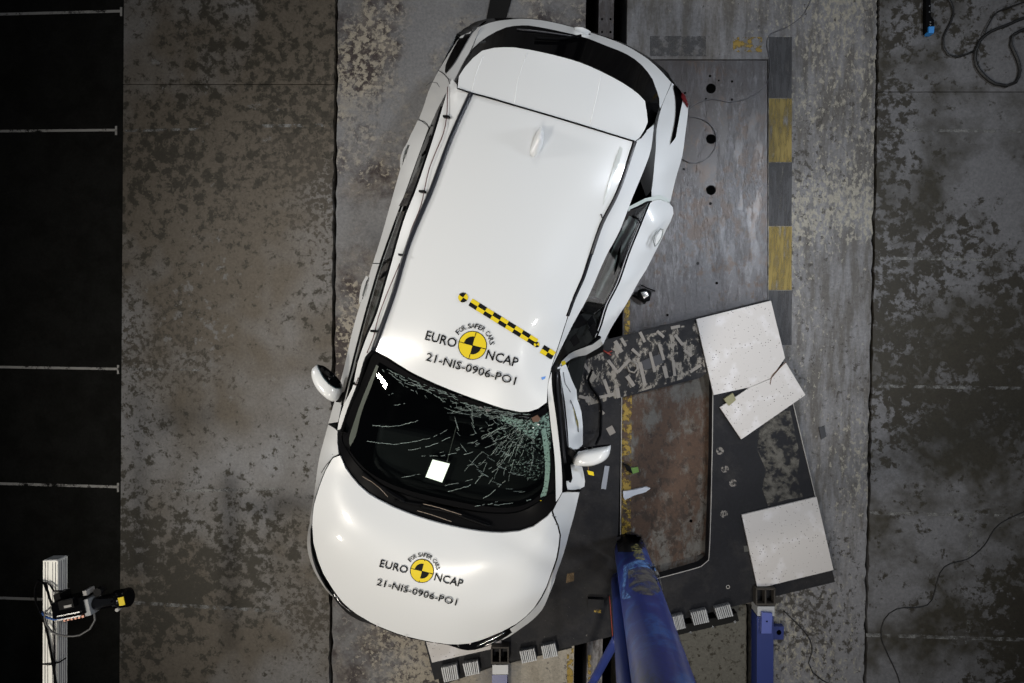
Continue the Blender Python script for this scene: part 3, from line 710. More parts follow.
# white cant rails between ditch and drip edge
DripL = [(449.8, 84, 1.50), (447.2, 91, 1.50), (442.7, 107, 1.51), (431.7, 143, 1.54), (417, 187, 1.55), (403.7, 221, 1.55), (389.6, 270, 1.545), (376.8, 313.5, 1.53), (367.4, 335.5, 1.505), (358, 362, 1.44), (352.3, 388, 1.33), (344.5, 403, 1.25), (339, 420, 1.17), (337.4, 430, 1.13)]
panel('roof_side_rail', [(470.5, 92.8, 1.59), (451, 137, 1.605), (431, 190, 1.61), (409, 242, 1.61), (394.5, 290, 1.605), (382, 326, 1.59), (373, 350, 1.56), (366.2, 358, 1.52), (358, 385, 1.41), (350, 405, 1.30), (344.5, 421, 1.20), (341.4, 429, 1.16)] + DripL[::-1] + [(452, 79, 1.50), (456.5, 84, 1.54), (457, 89, 1.585)], PAINT, car, step=7, corner=50)
panel('roof_side_rail', [(636.2, 141.4, 1.59), (640.5, 138.4, 1.575), (646, 131, 1.56), (654, 124.5, 1.50), (651, 149.6, 1.50), (644.6, 168.4, 1.51), (632.9, 196.6, 1.53), (619.6, 230.8, 1.53), (605.5, 257.4, 1.52), (588.2, 296.6, 1.51), (574.8, 320.8, 1.50), (562.3, 345.8, 1.50), (551.8, 367, 1.52),
    (559.8, 343, 1.545), (568.6, 316, 1.56), (575.8, 297.3, 1.57), (584.4, 278, 1.58), (592.3, 254.6, 1.59), (603.4, 223.3, 1.60), (619.9, 190.3, 1.605)], PAINT, car, step=7, corner=50)
# windscreen
WSB = [(342, 441, 1.14), (352, 458, 1.12), (366, 474, 1.105), (385, 487, 1.10), (415, 498, 1.10), (450, 507, 1.10), (485, 513, 1.10), (515, 513, 1.10), (535, 505, 1.11), (549, 494, 1.13)]
WST = [(374.5, 351, 1.545), (387.8, 358.6, 1.55), (409.7, 372.5, 1.555), (436.4, 385.5, 1.56), (460, 395, 1.56), (480, 402, 1.555), (503.5, 410, 1.545), (520, 413.5, 1.53), (529, 413.2, 1.525), (538, 410, 1.52), (546, 404.5, 1.50)]
ws = panel('windscreen', [(374, 350, 1.545), (366, 370, 1.48), (357, 392, 1.38), (348, 415, 1.27), (343, 432, 1.17)] + WSB + [(554.5, 494, 1.14), (554, 470, 1.22), (551.5, 440, 1.35), (548.5, 415, 1.46), (546.8, 404.5, 1.50)] + WST[::-1][1:-1], WSG, car,
    [(450, 450, 1.345), (500, 450, 1.36), (410, 440, 1.32), (430, 410, 1.47), (500, 480, 1.23), (530, 450, 1.34), (380, 420, 1.36)], step=10, thick=0)
wst = bvh('ws', [BODY[-1]])
# A-pillar right, white strip
panel('pillar', [(547.6, 388, 1.55), (549.7, 414.8, 1.46), (553.7, 447.8, 1.34), (555.2, 466.6, 1.26), (556, 501.7, 1.13), (559, 498, 1.13), (562, 492, 1.13), (561.5, 466.6, 1.25), (556.8, 422.7, 1.44), (552, 388, 1.545), (551.6, 372, 1.55)], PAINT, car, step=6, corner=50)
# cowl beneath the windscreen
HB = [(337.8, 433, 1.10), (337.6, 442.5, 1.09), (340, 452.7, 1.085), (345.4, 468.4, 1.085), (358, 484.5, 1.09), (368.4, 494, 1.10), (391.9, 506.8, 1.11), (420, 517.6, 1.115), (450, 526, 1.12), (480, 531.5, 1.12), (502, 533, 1.115), (519, 531.5, 1.11), (533.3, 526.8, 1.10), (547.4, 516.6, 1.09), (556.4, 503, 1.09)]
panel('cowl', [(341, 429, 1.15)] + [(x, y, z - .02) for x, y, z in HB] + [(555, 494, 1.12)] + [(x, y, z - .015) for x, y, z in WSB[::-1]], BLACKP, car, step=7, thick=0)
cowlt = bvh('cowl', BODY[-1:] + [BODY[-3]])
# bonnet
HF_L = [(312.3, 525.5, 1.02), (313.5, 543, 1.0), (318, 560, .98), (323.5, 574, .96), (331.5, 587, .95), (343, 602.5, .94), (357.4, 614.5, .93), (371.5, 622.8, .93), (388, 630, .93), (406, 636.2, .93), (431, 641.8, .93), (448, 644.2, .93), (468, 643.6, .92), (487, 637.8, .92), (502, 631.5, .93), (516.8, 623.5, .94), (534, 608, .95), (546.6, 586, .97), (551.5, 572, .99), (556, 559.4, 1.01)]
HF_R = [(558.6, 545, 1.035), (559.5, 535, 1.045), (557, 525, 1.06), (553, 517, 1.075), (551.5, 511.5, 1.085)]
hood = panel('bonnet', HB[4:14] + [(551.5, 511.5, 1.085), (553, 517, 1.075), (557, 525, 1.06), (559.5, 535, 1.045), (558.6, 545, 1.03)] + HF_L[::-1] +
    [(314, 505, 1.045), (319, 488, 1.055), (326, 470, 1.06), (333, 458, 1.07), (340, 455.5, 1.08), (345.4, 468.4, 1.085)],
    PAINT, car, [(370, 530, 1.135), (430, 560, 1.15), (490, 560, 1.15), (440, 600, 1.085), (400, 590, 1.09), (500, 590, 1.085), (520, 545, 1.12), (480, 615, 1.03), (350, 560, 1.08), (345, 510, 1.115), 
     (543.5, 550, 1.095), (527.8, 589, 1.06), (536, 571, 1.08), (515, 605, 1.035), (502.7, 617, 1.01), (536, 548, 1.11), (520, 586, 1.082), (549, 530, 1.10), (332, 485, 1.085), (326, 512, 1.078), (324.5, 535, 1.062)], step=9, thick=.02)
# front wings
wl = panel('front_wing', [(337.4, 431, 1.10), (337.2, 442, 1.085), (338.5, 454, 1.075), (332.6, 457, 1.065), (325.3, 469.5, 1.055), (318.3, 487.6, 1.05), (313.2, 505, 1.04), (311.4, 525.5, 1.01), (310.6, 529, .95), (309.8, 520, .92), (311.5, 510, .90), (314.3, 492, .90), (318.8, 460.5, .90), (324, 440, .90), (328.2, 424.7, .91), (333, 427.5, 1.03)], PAINT, car, step=6)
wr = panel('front_wing', [(557, 502.8, 1.095), (553, 511, 1.08), (555, 517, 1.07), (558.6, 525, 1.055), (561, 535, 1.04), (560, 545, 1.025), (557.5, 559.4, 1.005), (553, 573, .985), (549.7, 592.3, .90), (556, 575, .90), (563.8, 553, .90), (570, 530, .90), (574, 515.8, .90), (579.5, 492.6, .90), (568, 491.6, 1.03), (562.4, 493, 1.08)], PAINT, car, step=6)
# front bumper: slim white corners, dark intake gap between it and the bonnet
FB_gapL = [(310.4, 528, .93), (310.4, 545, .88), (313.2, 561, .86), (318.6, 575, .84), (325.5, 587, .84), (334, 597.5, .84)]
bl = panel('bumper_corner', FB_gapL + [(329.3, 593.8, .74), (321.3, 583.6, .74), (313.2, 569, .74), (308.6, 555, .74), (307.0, 542.7, .74), (308.5, 528, .78), (310, 522, .84)], PAINT, car, step=5)
br = panel('bumper_corner', [(556.5, 561, .93), (551.5, 575, .88), (545.5, 591, .85), (538, 604, .84), (528, 615, .83), (514, 626.5, .82), (500, 634, .80), (494, 639.5, .78), (502.7, 639.8, .74), (513, 634, .74), (523, 627, .74), (533, 619.5, .74), (541.9, 610, .74), (546.5, 601, .78), (549.9, 592.5, .82), (555.5, 577, .86)], PAINT, car, step=5)
panel('front_grille', [(310.8, 524, .93), (311.5, 545, .84), (318, 568, .80), (330, 592, .76), (341.5, 607.8, .74), (351, 616, .72), (360.5, 621.2, .72), (371.5, 624.3, .74), (388, 631, .80), (406, 637.2, .86), (431, 642.6, .88), (448, 645, .86), (462, 649.6, .80), (474, 650, .78), (490, 645, .76), (508, 635.5, .76), (530, 617, .78), (545, 598, .80), (552, 578, .84), (557, 560, .96), (551, 564, .95), (545, 582, .93), (532, 603, .92), (515, 618, .90), (487, 633, .88), (460, 638, .87), (430, 636, .88), (390, 624, .88), (357, 608, .88), (334, 583, .90), (320, 560, .93), (315, 535, .97)],
      GLOSSB, car, step=6, thick=.05)
gt = bvh('gr', BODY[-1:])
for a in [[(477, 646), (492, 638.5), (505, 632)], [(484, 645.5), (497, 640)], [(330, 588), (341, 603), (352, 612)], [(458, 645.5), (459.5, 646.5)]]:
    line('chrome_strip', a, .004, CHROME, car, gt, off=.003, step=4)
for x, y in [(377, 626), (406.5, 636.6), (470, 643.8)]:
    disc('bonnet_clip', x, y, .9, EDGE, car, .95, 7)
# left side: belt, doors, quarter
BeltL = [(429.4, 127.6, 1.20), (420.8, 151, 1.18), (406.8, 190, 1.16), (392.7, 227.6, 1.145), (380, 263.7, 1.13), (372, 290, 1.12), (364, 318, 1.11), (354.9, 352.7, 1.10), (347, 384, 1.095), (341.5, 405, 1.09), (337.6, 424, 1.09)]
OutL = [(422.3, 110.4, .95), (413.7, 129, .95), (407, 143, .95), (400.5, 168.4, .95), (393, 195, .95), (381.7, 235.5, .95), (370.7, 270, .94), (364, 292, .94), (353.3, 327.6, .93), (343.9, 368.4, .92), (338, 390, .91), (333.7, 404, .91), (328.2, 424, .90)]
def seg(c, y0, y1):
    """part of a feature curve between two picture heights"""
    o = []
    def ip(y):
        for a, b in zip(c, c[1:]):
            if min(a[1], b[1]) <= y <= max(a[1], b[1]):
                t = (y - a[1]) / (b[1] - a[1]) if b[1] != a[1] else 0
                return tuple(a[k] + (b[k] - a[k]) * t for k in range(3))
        return min((c[0], c[-1]), key=lambda q: abs(q[1] - y))
    return [ip(y0)] + [p for p in c if min(y0, y1) + 2 < p[1] < max(y0, y1) - 2] + [ip(y1)]
def side_panel(name, inner, outer, m=PAINT, bow=.03):
    mid = [((a[0] + b[0]) / 2, (a[1] + b[1]) / 2, (a[2] + b[2]) / 2 + bow) for a, b in zip(seg(inner, inner[0][1], inner[-1][1]), seg(outer, outer[0][1], outer[-1][1]))]
    return panel(name, inner + outer[::-1], m, car, mid[1:-1], step=6)
rdl = side_panel('rear_door', seg(BeltL, 127.6, 263), seg(OutL, 119, 263))
fdl = side_panel('front_door', seg(BeltL, 264, 422), seg(OutL, 264, 423.5))
side_panel('rear_quarter', [(480, 26.6, 1.05), (471, 49, 1.16), (461, 68, 1.27), (450.5, 86, 1.38), (446, 94, 1.36), (438, 108, 1.28), (429.6, 127, 1.20)], [(477.5, 27.3, .98), (469, 32.5, .95), (460.7, 36.2, .93), (450, 52, .94), (438.8, 70.5, .95), (429.4, 89.3, .95), (422.3, 110.4, .95), (419, 118.5, .95)], bow=.01)
# left side glass
panel('side_window', [(446.8, 91.5, 1.44), (442, 107, 1.48), (431, 143, 1.51), (416.3, 187, 1.52), (409.5, 206, 1.52), (398.6, 206, 1.18), (406.8, 190, 1.19), (420.8, 151, 1.21), (429.9, 127.6, 1.23), (437, 110, 1.30)], REARG, car, step=6, thick=0, reg=False)
panel('side_window', [(408, 210.5, 1.52), (403, 221, 1.52), (388.8, 270, 1.515), (376, 313.5, 1.50), (366.6, 335.5, 1.475), (357.2, 362, 1.41), (348, 388, 1.30), (347.6, 384, 1.13), (355.7, 352.7, 1.13), (364.8, 318, 1.14), (372.8, 290, 1.15), (380.8, 263.7, 1.16), (393.5, 227.6, 1.175), (398.2, 212, 1.18)], SIDEG, car, step=6, thick=0, reg=False)
HGT = lambda c, dx, dz: [(x + dx, y, z + dz) for x, y, z in c]
line('window_seal', HGT(BeltL[:-1], .9, .015), .010, RUB, car)
line('belt_moulding', HGT(BeltL[:-1], 2.6, .02), .006, mat('pale_moulding', (.42, .42, .43, 1), .35), car)
line('window_seal', HGT(BeltL[1:-1], 4.2, .03), .009, RUB, car)
line('drip_seal', HGT(DripL[2:10], -.9, -.012), .009, RUB, car)
REFLECT_GREY = mat('grey_lining_and_reflection', (.17, .19, .18, 1), .7, noise=(.4, (.24, .27, .255, 1)), nscale=5)  # left-hand panels: the floor's reflection in the glass, put into their grey-green colour
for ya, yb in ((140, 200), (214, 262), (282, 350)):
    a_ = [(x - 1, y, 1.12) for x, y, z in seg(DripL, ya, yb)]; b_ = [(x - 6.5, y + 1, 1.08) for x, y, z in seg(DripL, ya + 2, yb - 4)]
    panel('lining_and_reflection', a_ + b_[::-1], REFLECT_GREY, car, step=6, thick=.02, reg=False)
# B pillar trim on the left side
panel('pillar_trim', [(397.5, 247, 1.50), (390.4, 269, 1.50), (383, 275, 1.3), (378.5, 283, 1.17), (384.5, 262, 1.19), (388, 249, 1.22)], DGL, car, step=5, thick=.006, dz=.02, reg=False)
panel('pillar_trim', [(429.5, 138, 1.44), (425, 150, 1.44), (420.5, 156, 1.27), (421, 150, 1.24), (428, 133, 1.28)], DGL, car, step=5, thick=.006, dz=.03, reg=False)
line('pillar_line', [(390.4, 270, 1.54), (384, 273, 1.42), (380, 280, 1.26), (376, 291, 1.22)], .008, RUB, car)
# rear: tailgate, rear glass, lamps
TGo = [(480.5, 26.5, 1.00), (489, 23, .98), (498.4, 20.8, .97), (520.3, 18.9, .96), (539, 20, .96), (560, 24, .96), (580, 29.5, .96), (604, 37, .96), (625.8, 45.6, .96), (647.8, 59, .96), (661.9, 72, .97), (671.3, 82.6, .98)]
TGi = [(453.5, 82.5, 1.36), (461, 67, 1.28), (471.7, 49.5, 1.20), (487.4, 36.4, 1.14), (506, 27.4, 1.11), (521.8, 25.3, 1.10), (539, 27, 1.10), (580, 36, 1.10), (607, 46, 1.10), (627.4, 54.5, 1.10), (641.5, 64.8, 1.11), (652.5, 79, 1.13), (657, 91, 1.17), (659.6, 107, 1.24)]
tg = panel('tailgate', TGi + [(660.5, 108.5, 1.23)] + TGo[::-1] + [(472, 49, 1.17), (462, 67, 1.25), (452.5, 83, 1.34)], PAINT, car, step=7, thick=.02)
line('handle_recess', [(574, 28.6), (583, 31.5), (590, 34.8)], .008, GAP, car, bvh('tg', BODY[-1:]), off=-.003)
puff('rear_handle', [(574, 28), (583, 28.5), (591, 32.5), (588, 35.5), (580, 36), (574, 32)], 1.0, .03, PAINT, car)
rwin_ = panel('rear_window', TGi + [(650, 128, 1.40), (646, 118, 1.50), (645, 101, 1.51), (638.4, 96, 1.51), (622.7, 85, 1.52), (601, 73.5, 1.52), (580, 64.5, 1.52), (553, 57, 1.52), (529.7, 52, 1.52), (514, 49.8, 1.52), (494, 50, 1.51), (482, 53, 1.50), (473, 60, 1.49), (459, 77, 1.47), (456, 84, 1.44)], DGL, car, step=8, thick=0, corner=60)
rgt = bvh('rg', BODY[-1:])
line('high_stop_lamp', [(517, 30), (545, 33), (578, 38)], .006, mat('lamp_bar', (.03, .03, .035, 1), .3), rwin_, rgt, off=.004)
line('rear_wiper', [(580, 37.5), (560, 41), (535, 40.5)], .009, RUB, rwin_, rgt, off=.012)
# bumper visible beyond the tailgate
panel('rear_bumper', [(456, 34.7, .72), (464, 28.5, .70), (474.8, 22.7, .70), (487.4, 18.9, .70), (507.8, 17.8, .70), (530, 18.2, .72), (550, 21, .74), (580, 28.6, .76), (604, 36, .76), (626, 44.4, .76), (650, 58, .76), (668, 73, .78), (674, 84, .86), (671.5, 84, .93), (661, 73, .93), (647, 60, .92), (625, 47, .92), (604, 39, .92), (580, 31, .92), (539, 21.5, .92), (520, 20.5, .92), (498.4, 22.4, .93), (484, 27, .94), (476, 33, .94), (461, 40, .93)], DGL, car, step=7, thick=.02)
# right rear quarter
panel('rear_quarter', [(661.3, 108, 1.24), (666, 96, 1.10), (672, 83, .99), (677, 87, .93), (682.3, 93.5, .91), (686.5, 100, .91), (688.3, 106, .91), (688, 113, .92), (687, 121, .94), (684.5, 140, .95), (682.3, 155.8, .95), (676, 177.8, .95), (671.5, 196.6, .95), (670.4, 201.5, .95), (662, 199.5, 1.08), (651.5, 198.5, 1.16), (651.6, 190, 1.17), (655.4, 152.7, 1.18), (656.4, 129, 1.20), (659, 116, 1.24)], PAINT, car, [(668, 130, 1.10), (666, 170, 1.10)], step=6)
panel('pillar_trim', [(654.3, 125, 1.48), (659.3, 107.5, 1.34), (659.8, 113, 1.26), (656.6, 129, 1.21), (655.4, 152.7, 1.19), (651.6, 190, 1.19), (646, 197, 1.22), (640.5, 181, 1.44), (645.6, 168.4, 1.48), (651.4, 149.6, 1.48)], BLACKP, car, step=6, thick=0, reg=False)
# right rear door: popped out, its leading edge folded in to the pole dent
rdr = panel('rear_door', [(651.6, 200, 1.17), (658, 198.8, 1.12), (664, 200.5, 1.05), (669.7, 203.5, .98), (672.8, 207.4, .95), (673.5, 213.5, .95), (670.5, 221.5, .95), (666.6, 229, .95), (657.2, 248, .95), (646, 270, .95), (639, 281, .95), (626.6, 303.5, .94), (614, 323, .93), (606.5, 337, .92), (603, 344.5, .92), (601, 341, 1.0), (597, 337, 1.10), (602, 324, 1.12), (607.8, 305, 1.13), (619.5, 281.6, 1.14), (629, 254, 1.15), (638.4, 230.8, 1.16), (646, 212, 1.17)], PAINT, car,
    [(659, 225, 1.10), (645, 250, 1.09), (630, 280, 1.08), (614, 312, 1.06)], step=6, thick=.03)
BeltR = [(651, 200, 1.18), (646, 212, 1.18), (638.4, 230.8, 1.17), (629, 254, 1.16), (619.5, 281.6, 1.15), (607.8, 305, 1.14), (602, 324, 1.13), (597, 337, 1.11)]
panel('side_window', [(629.2, 208.5, 1.50), (619, 231.5, 1.50), (604.9, 258, 1.49), (587.6, 297, 1.48), (580, 311, 1.46), (598, 315, 1.16), (606.8, 303, 1.16), (618, 280, 1.17), (627.5, 254, 1.18), (637, 230.8, 1.19), (649.5, 201.5, 1.20)], SIDEG, car, step=6, thick=0, reg=False)
line('window_seal', HGT(BeltR, -1.0, .01), .011, RUB, car); line('belt_moulding', HGT(BeltR, -2.2, .02), .006, mat('pale_moulding', (.42, .42, .43, 1), .35), car); line('window_seal', HGT(BeltR, -3.4, .02), .009, RUB, car)
panel('door_frame', [(628.8, 206.6, 1.51), (638, 202, 1.40), (645, 198.4, 1.28), (651, 197, 1.20), (660, 194.8, 1.12), (668, 198.5, .99), (670.2, 203, .96), (666, 201.5, 1.02), (659, 199, 1.12), (651.3, 200.6, 1.19), (646, 201.4, 1.27), (638, 206, 1.39), (628.2, 211, 1.50)], mat('bare_primer', (.50, .54, .52, 1), .4), car, step=4, thick=.02, dz=.012)
line('frame_seal', [(630, 210, 1.49), (638, 207, 1.40), (647, 202.5, 1.28), (651, 201.6, 1.20)], .006, RUB, car)
line('inner_line', [(635, 217, 1.36), (638, 219, 1.30), (641, 224, 1.22)], .007, RUB, car)
panel('seat_belt', [(622, 240, 1.36), (619, 262, 1.30), (614, 276, 1.25), (618, 252, 1.31)], RUB, car, step=4, thick=0, reg=False)
panel('lining_and_reflection', [(629, 216, 1.20), (636, 219, 1.16), (641, 226, 1.14), (633, 243, 1.12), (622, 268, 1.10), (606, 302, 1.08), (590, 312, 1.1), (600, 280, 1.12), (612, 250, 1.16)], mat('grey_lining_and_reflection', (.10, .115, .11, 1), .7, noise=(.4, (.16, .18, .17, 1)), nscale=5), car, step=8, thick=0, reg=False)
panel('door_shell', [(578, 316, 1.40), (588, 310, 1.28), (598, 314, 1.12), (600, 326, 1.10), (597, 336, 1.10), (586, 346, 1.06), (570, 352, 1.05), (556, 363, 1.05), (552, 369, 1.10), (563, 347, 1.45)], INTD, car, step=6, thick=.02, reg=False)
for k in range(7):
    x, y = [(577, 326), (583, 318), (586, 330), (592, 322), (594, 330), (588, 338), (575, 340)][k]
    q = [(x + random.uniform(-1, 1) + 5 * math.cos(t), y + 7 * math.sin(t), 1.16 + .05 * k) for t in (.3, 1.7, 3.2, 4.9)]
    panel('torn_trim', q, [BLACKP, BLACKP, INTD][k % 3], car, step=5, thick=.006, reg=False, smooth_edge=False)
# crumpled white edge running from the rear door into the dent
panel('folded_skin', [(602.6, 344.6, .90), (600.5, 338, 1.06), (597.2, 337.5, 1.10), (594, 342, 1.04), (586, 347, 1.0), (576, 350.5, 1.0), (567, 355.5, .98), (561.5, 362, .98), (558, 369, .98), (560.6, 369, .92), (565, 363.5, .88), (571, 359, .85), (578, 356.5, .84), (586, 355, .84), (594, 350.5, .86), (598.5, 348, .86)], PAINT, car, [(590, 349, .98), (575, 354, .95)], step=4, thick=.03)
line('fold_seal', [(600, 337, 1.12), (592, 343, 1.08), (580, 347, 1.06), (568, 353, 1.04), (560, 361, 1.04), (556.5, 369, 1.06)], .012, RUB, car)
panel('inner_sill', [(598, 344, .60), (604, 346, .5), (603, 352, .45), (590, 358, .5), (572, 364, .55), (566, 372, .6), (572, 386, .6), (576, 400, .6), (582, 420, .6), (570, 420, .8), (562, 372, .8), (575, 352, .8)], BLACKP, car, step=8, thick=.02, reg=False)
# right front door, crushed inwards
fdr = panel('front_door', [(560, 370, .97), (562.5, 364.5, .97), (566, 364.5, .93), (568.5, 371, .88), (571, 378, .84), (574.2, 385.5, .82), (576.5, 390, .82), (577.2, 399, .82), (579.5, 405.5, .83), (581.4, 412, .84), (582.4, 420, .86), (582.8, 426, .87), (582.8, 444.6, .88), (578, 449, .98), (572, 449.5, 1.04), (569, 447.8, 1.06), (567.8, 430.5, 1.06), (566.3, 414, 1.05), (564.6, 399, 1.04), (562.3, 386, 1.02)], PAINT, car,
    [(571, 405, .90), (568.5, 392, .96), (573, 418, .90), (576, 432, .98), (567, 380, .90), (575, 410, .88)], step=5, thick=.03)
dt = bvh('dt', BODY[-1:])
decal('paint_transfer', [(571.8, 404.5), (574, 409.5), (576.5, 417), (578.2, 424), (578, 430), (576.4, 425), (574.5, 416)], YEL if False else mat('mustard_transfer', (.30, .26, .08, 1), .6), fdr, dt, .004, 3)
line('dent_crease', [(570, 400), (573, 408), (576.5, 420), (577.8, 432)], .003, GAP, fdr, dt, off=.005)
line('dent_crease', [(563, 372), (565, 384), (570, 392)], .004, mat('crease_grey', (.2, .2, .21, 1), .5), fdr, dt, off=.003)
panel('front_door', [(571, 465, 1.04), (576, 464, 1.0), (581.8, 465.7, .95), (583.5, 472, .94), (585, 481.3, .93), (584.3, 486.5, .92), (580, 489, .93), (573, 490.4, 1.0), (567.8, 491, 1.06), (566.5, 485, 1.08), (566, 470, 1.08)], PAINT, car, step=5, thick=.03)
line('hinge_gap', [(566, 490.6, 1.08), (573, 491, 1.02), (580.5, 490, .94)], .007, RUB, car)
line('quarter_trim', [(569, 463, 1.12), (571.5, 478, 1.10), (570, 482, 1.09)], .008, RUB, car)
panel('quarter_glass', [(563.5, 465, 1.16), (570.5, 464, 1.13), (571.5, 473, 1.12), (570, 481, 1.12), (566, 481, 1.13)], DGL, car, step=5, thick=.01, reg=False)
# black door aperture and seals between right A-pillar and door
panel('door_aperture', [(552.2, 369, 1.50), (553.2, 388, 1.48), (557.5, 422.7, 1.38), (562, 466.6, 1.19), (562.8, 491.5, 1.09), (566.5, 489, 1.06), (570, 462, 1.02), (569, 447.8, 1.02), (567, 425, 1.02), (564, 399, 1.0), (561, 380, .98), (558.5, 368, 1.0), (562, 360, 1.0), (570, 350, 1.02), (585, 338, 1.1), (590, 325, 1.2), (580, 313, 1.42), (563.3, 346.2, 1.47)], RUB, car, step=7, thick=0, reg=False)
line('chrome_strip', [(560.4, 378, 1.05), (562.5, 399, 1.07), (565.5, 425, 1.08), (567.6, 446, 1.09)], .004, mat('dull_strip', (.12, .12, .13, 1), .4), car)
line('door_seal', [(556.5, 372, 1.42), (557, 388, 1.40), (560, 420, 1.30), (563, 450, 1.22), (565, 462, 1.18)], .012, mat('seal_grey', (.018, .018, .02, 1), .3), car)
tag(strip(560.5, 363, 565.5, 361, 3, 'yellow_marker', YEL, 1.05, .006, car), '', '') if False else prism('yellow_marker', [(561, 362), (565, 360.5), (566, 364), (562.5, 366)], 1.04, 1.05, YEL, car)
prism('white_marker', [(556, 368), (561, 366), (561.5, 367.5), (557, 369.5)], 1.08, 1.09, mat('white_tape', (.8, .8, .8, 1), .5), car)

# ditches and seams over the roof
line('roof_ditch', HGT(DL, -.6, .004), .0150, RAILM, car)
line('roof_ditch', HGT(DR[:4], .4, .004), .0100, mat('roof_rail_silver', (.055, .055, .06, 1), .35, metal=.2), car); line('roof_ditch', HGT(DR[3:7], .4, .004), .008, RAILM, car)
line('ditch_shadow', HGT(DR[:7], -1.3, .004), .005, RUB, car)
line('spoiler_gap', [(458, 88.6, 1.60), (472, 93.2, 1.604), (490, 98.2, 1.625), (520.3, 107, 1.638), (560, 118.6, 1.638), (598, 130.2, 1.628), (635, 141.6, 1.602)], .0045, RUB, car, step=6)
line('pillar_moulding', [(374, 350, 1.565), (366.8, 358, 1.525), (358.7, 385, 1.415), (350.7, 405, 1.305), (345.2, 421, 1.205), (341.8, 431, 1.16)], .012, RUB, car)
panel('roof_fold', [(622, 142, 1.605), (625.5, 143, 1.605), (620, 160, 1.615), (613, 183, 1.62), (604, 211, 1.615), (602, 216, 1.61), (600.5, 214, 1.612), (604, 200, 1.63), (610, 178, 1.635), (617, 155, 1.625)], mat('folded_paint', (.50, .52, .50, 1), .3, coat=.6), car, [(609, 190, 1.65), (617, 163, 1.64)], step=4, thick=.02, reg=False)
line('fold_edge', [(600.7, 214), (602.5, 219), (601.5, 228)], .004, GAP, car, bvh('rf', [BODY[0]]), off=.004)
# seams
def seam(pts, tree=None, r=.0028): line('panel_gap', pts, r, GAP, car, tree or bvh('allbody', BODY), off=.001)
allb = bvh('allbody', BODY)
seam([(438.5, 70.5), (444, 74), (448.5, 79), (450, 84)])
seam([(418.5, 120), (424, 121.5), (427.5, 124.5), (429, 128)])
seam([(426, 86), (431, 82), (437, 83), (439.5, 87)], r=.0015); 
seam([(373, 263), (380, 263.8)]); seam([(328.5, 424), (333, 427), (337, 428.5)]); seam([(332.5, 454.5), (338, 455.5)])
seam([(333, 458), (329, 462), (324.5, 468), (321.5, 473)]); seam([(480, 26.5), (475, 41), (470.5, 51)], r=.004)
seam([(671.6, 83), (666, 96), (660.5, 108.5)], r=.004); seam([(552, 515.5), (556, 517)]); seam([(556, 524), (558.8, 530), (560, 538), (558.5, 546)], r=.003)
seam([(640.5, 138.5), (646, 131.5), (653, 124.5)], r=.0025)
for a in [[(483.5, 55), (476, 74), (472, 91)], [(527, 53), (518, 80), (514.5, 103)], [(601, 75), (596, 100), (590, 124)]]:
    line('spoiler_rib', a, .0025, mat('pale_rib', (.74, .75, .75, 1), .3), spoiler, bvh('sp', [BODY[1]]), off=-.0005)
# lamps
decal('tail_lamp', [(461.5, 35.6), (453, 51), (446.2, 66), (446, 74.2), (455.3, 62.7), (467, 42.6), (473.3, 32.2), (480.3, 25.9), (487, 19.8), (475, 23), (467, 28.5), (457, 34.8)], DGL, car, allb, .006, 4, 1.0)
decal('tail_lamp', [(671.5, 82), (677, 86), (681.5, 92), (682.5, 98), (679.5, 112), (676, 132), (675, 137.5), (669.3, 145), (671.5, 135), (674.5, 118), (675, 100), (673.5, 91)], DGL, car, allb, .006, 4, .98)
panel('lamp_lens', [(681.5, 91.5, .93), (685, 95.5, .92), (688, 104, .92), (688, 107, .93), (684, 101, .95), (681.5, 97.5, .96)], RED, car, step=3, thick=.03, dz=.01)
# door handles
def handle(pts, tree, lab):
    h = puff('door_handle', pts, 1.0, .03, PAINT, car)
    return h
HND = [([(409.5, 139, .93), (412.5, 139.5, .98), (408.5, 146, .99), (404, 156, .99), (402, 165, .98), (400, 168, .93), (400.5, 158, .92), (403.5, 149, .92)], [(408.5, 145), (405.2, 152), (403.5, 159.5)]),
       ([(366, 276, .92), (368.5, 277, .97), (366, 282, .98), (363.5, 290, .98), (362, 299, .97), (359.3, 304, .92), (359.4, 296, .90), (361.8, 284, .90)], [(366, 284.5), (364, 291), (362.8, 296)])]
for (p, lnp), dr_ in zip(HND, (rdl, fdl)):
    panel('door_handle', p, PAINT, dr_, [(sum(q[0] for q in p) / 8, sum(q[1] for q in p) / 8, 1.005)], step=3, thick=.03)
    line('handle_gap', [(x, y, 1.005) for x, y in lnp], .006, mat('handle_grey', (.10, .11, .11, 1), .4), dr_)
RH = [(660.5, 229, 1.05), (663, 229.5, 1.04), (662, 236, 1.03), (657.5, 244, 1.03), (655, 246.5, 1.04), (653.6, 242, 1.055), (655.5, 234.5, 1.06)]
line('handle_gap', [(x, y, z + .055) for x, y, z in RH] + [(660.5, 229, 1.105)], .0035, mat('handle_shadow', (.22, .24, .23, 1), .4), rdr, step=3)
panel('door_handle', [(660.8, 230.5, 1.09), (662, 232, 1.09), (660.5, 238, 1.09), (656.5, 244, 1.09), (655.3, 243, 1.09), (657, 235, 1.09)], PAINT, rdr, step=3, thick=.01, dz=.03)
# shark fin
fin_c = at(537, 141, 1.665)
fin = [(541, 126.5, 1.665), (543.6, 131, 1.67), (544, 140, 1.67), (541.5, 148, 1.67), (538, 154, 1.67), (534, 157, 1.667), (531, 155.5, 1.667), (530, 152, 1.667), (532.5, 143, 1.67), (537, 132, 1.67)]
panel('shark_fin', fin, PAINT, car, [(541, 130.5, 1.735), (540, 138, 1.725), (537, 147, 1.70), (533, 154, 1.68)], step=3, thick=.012)
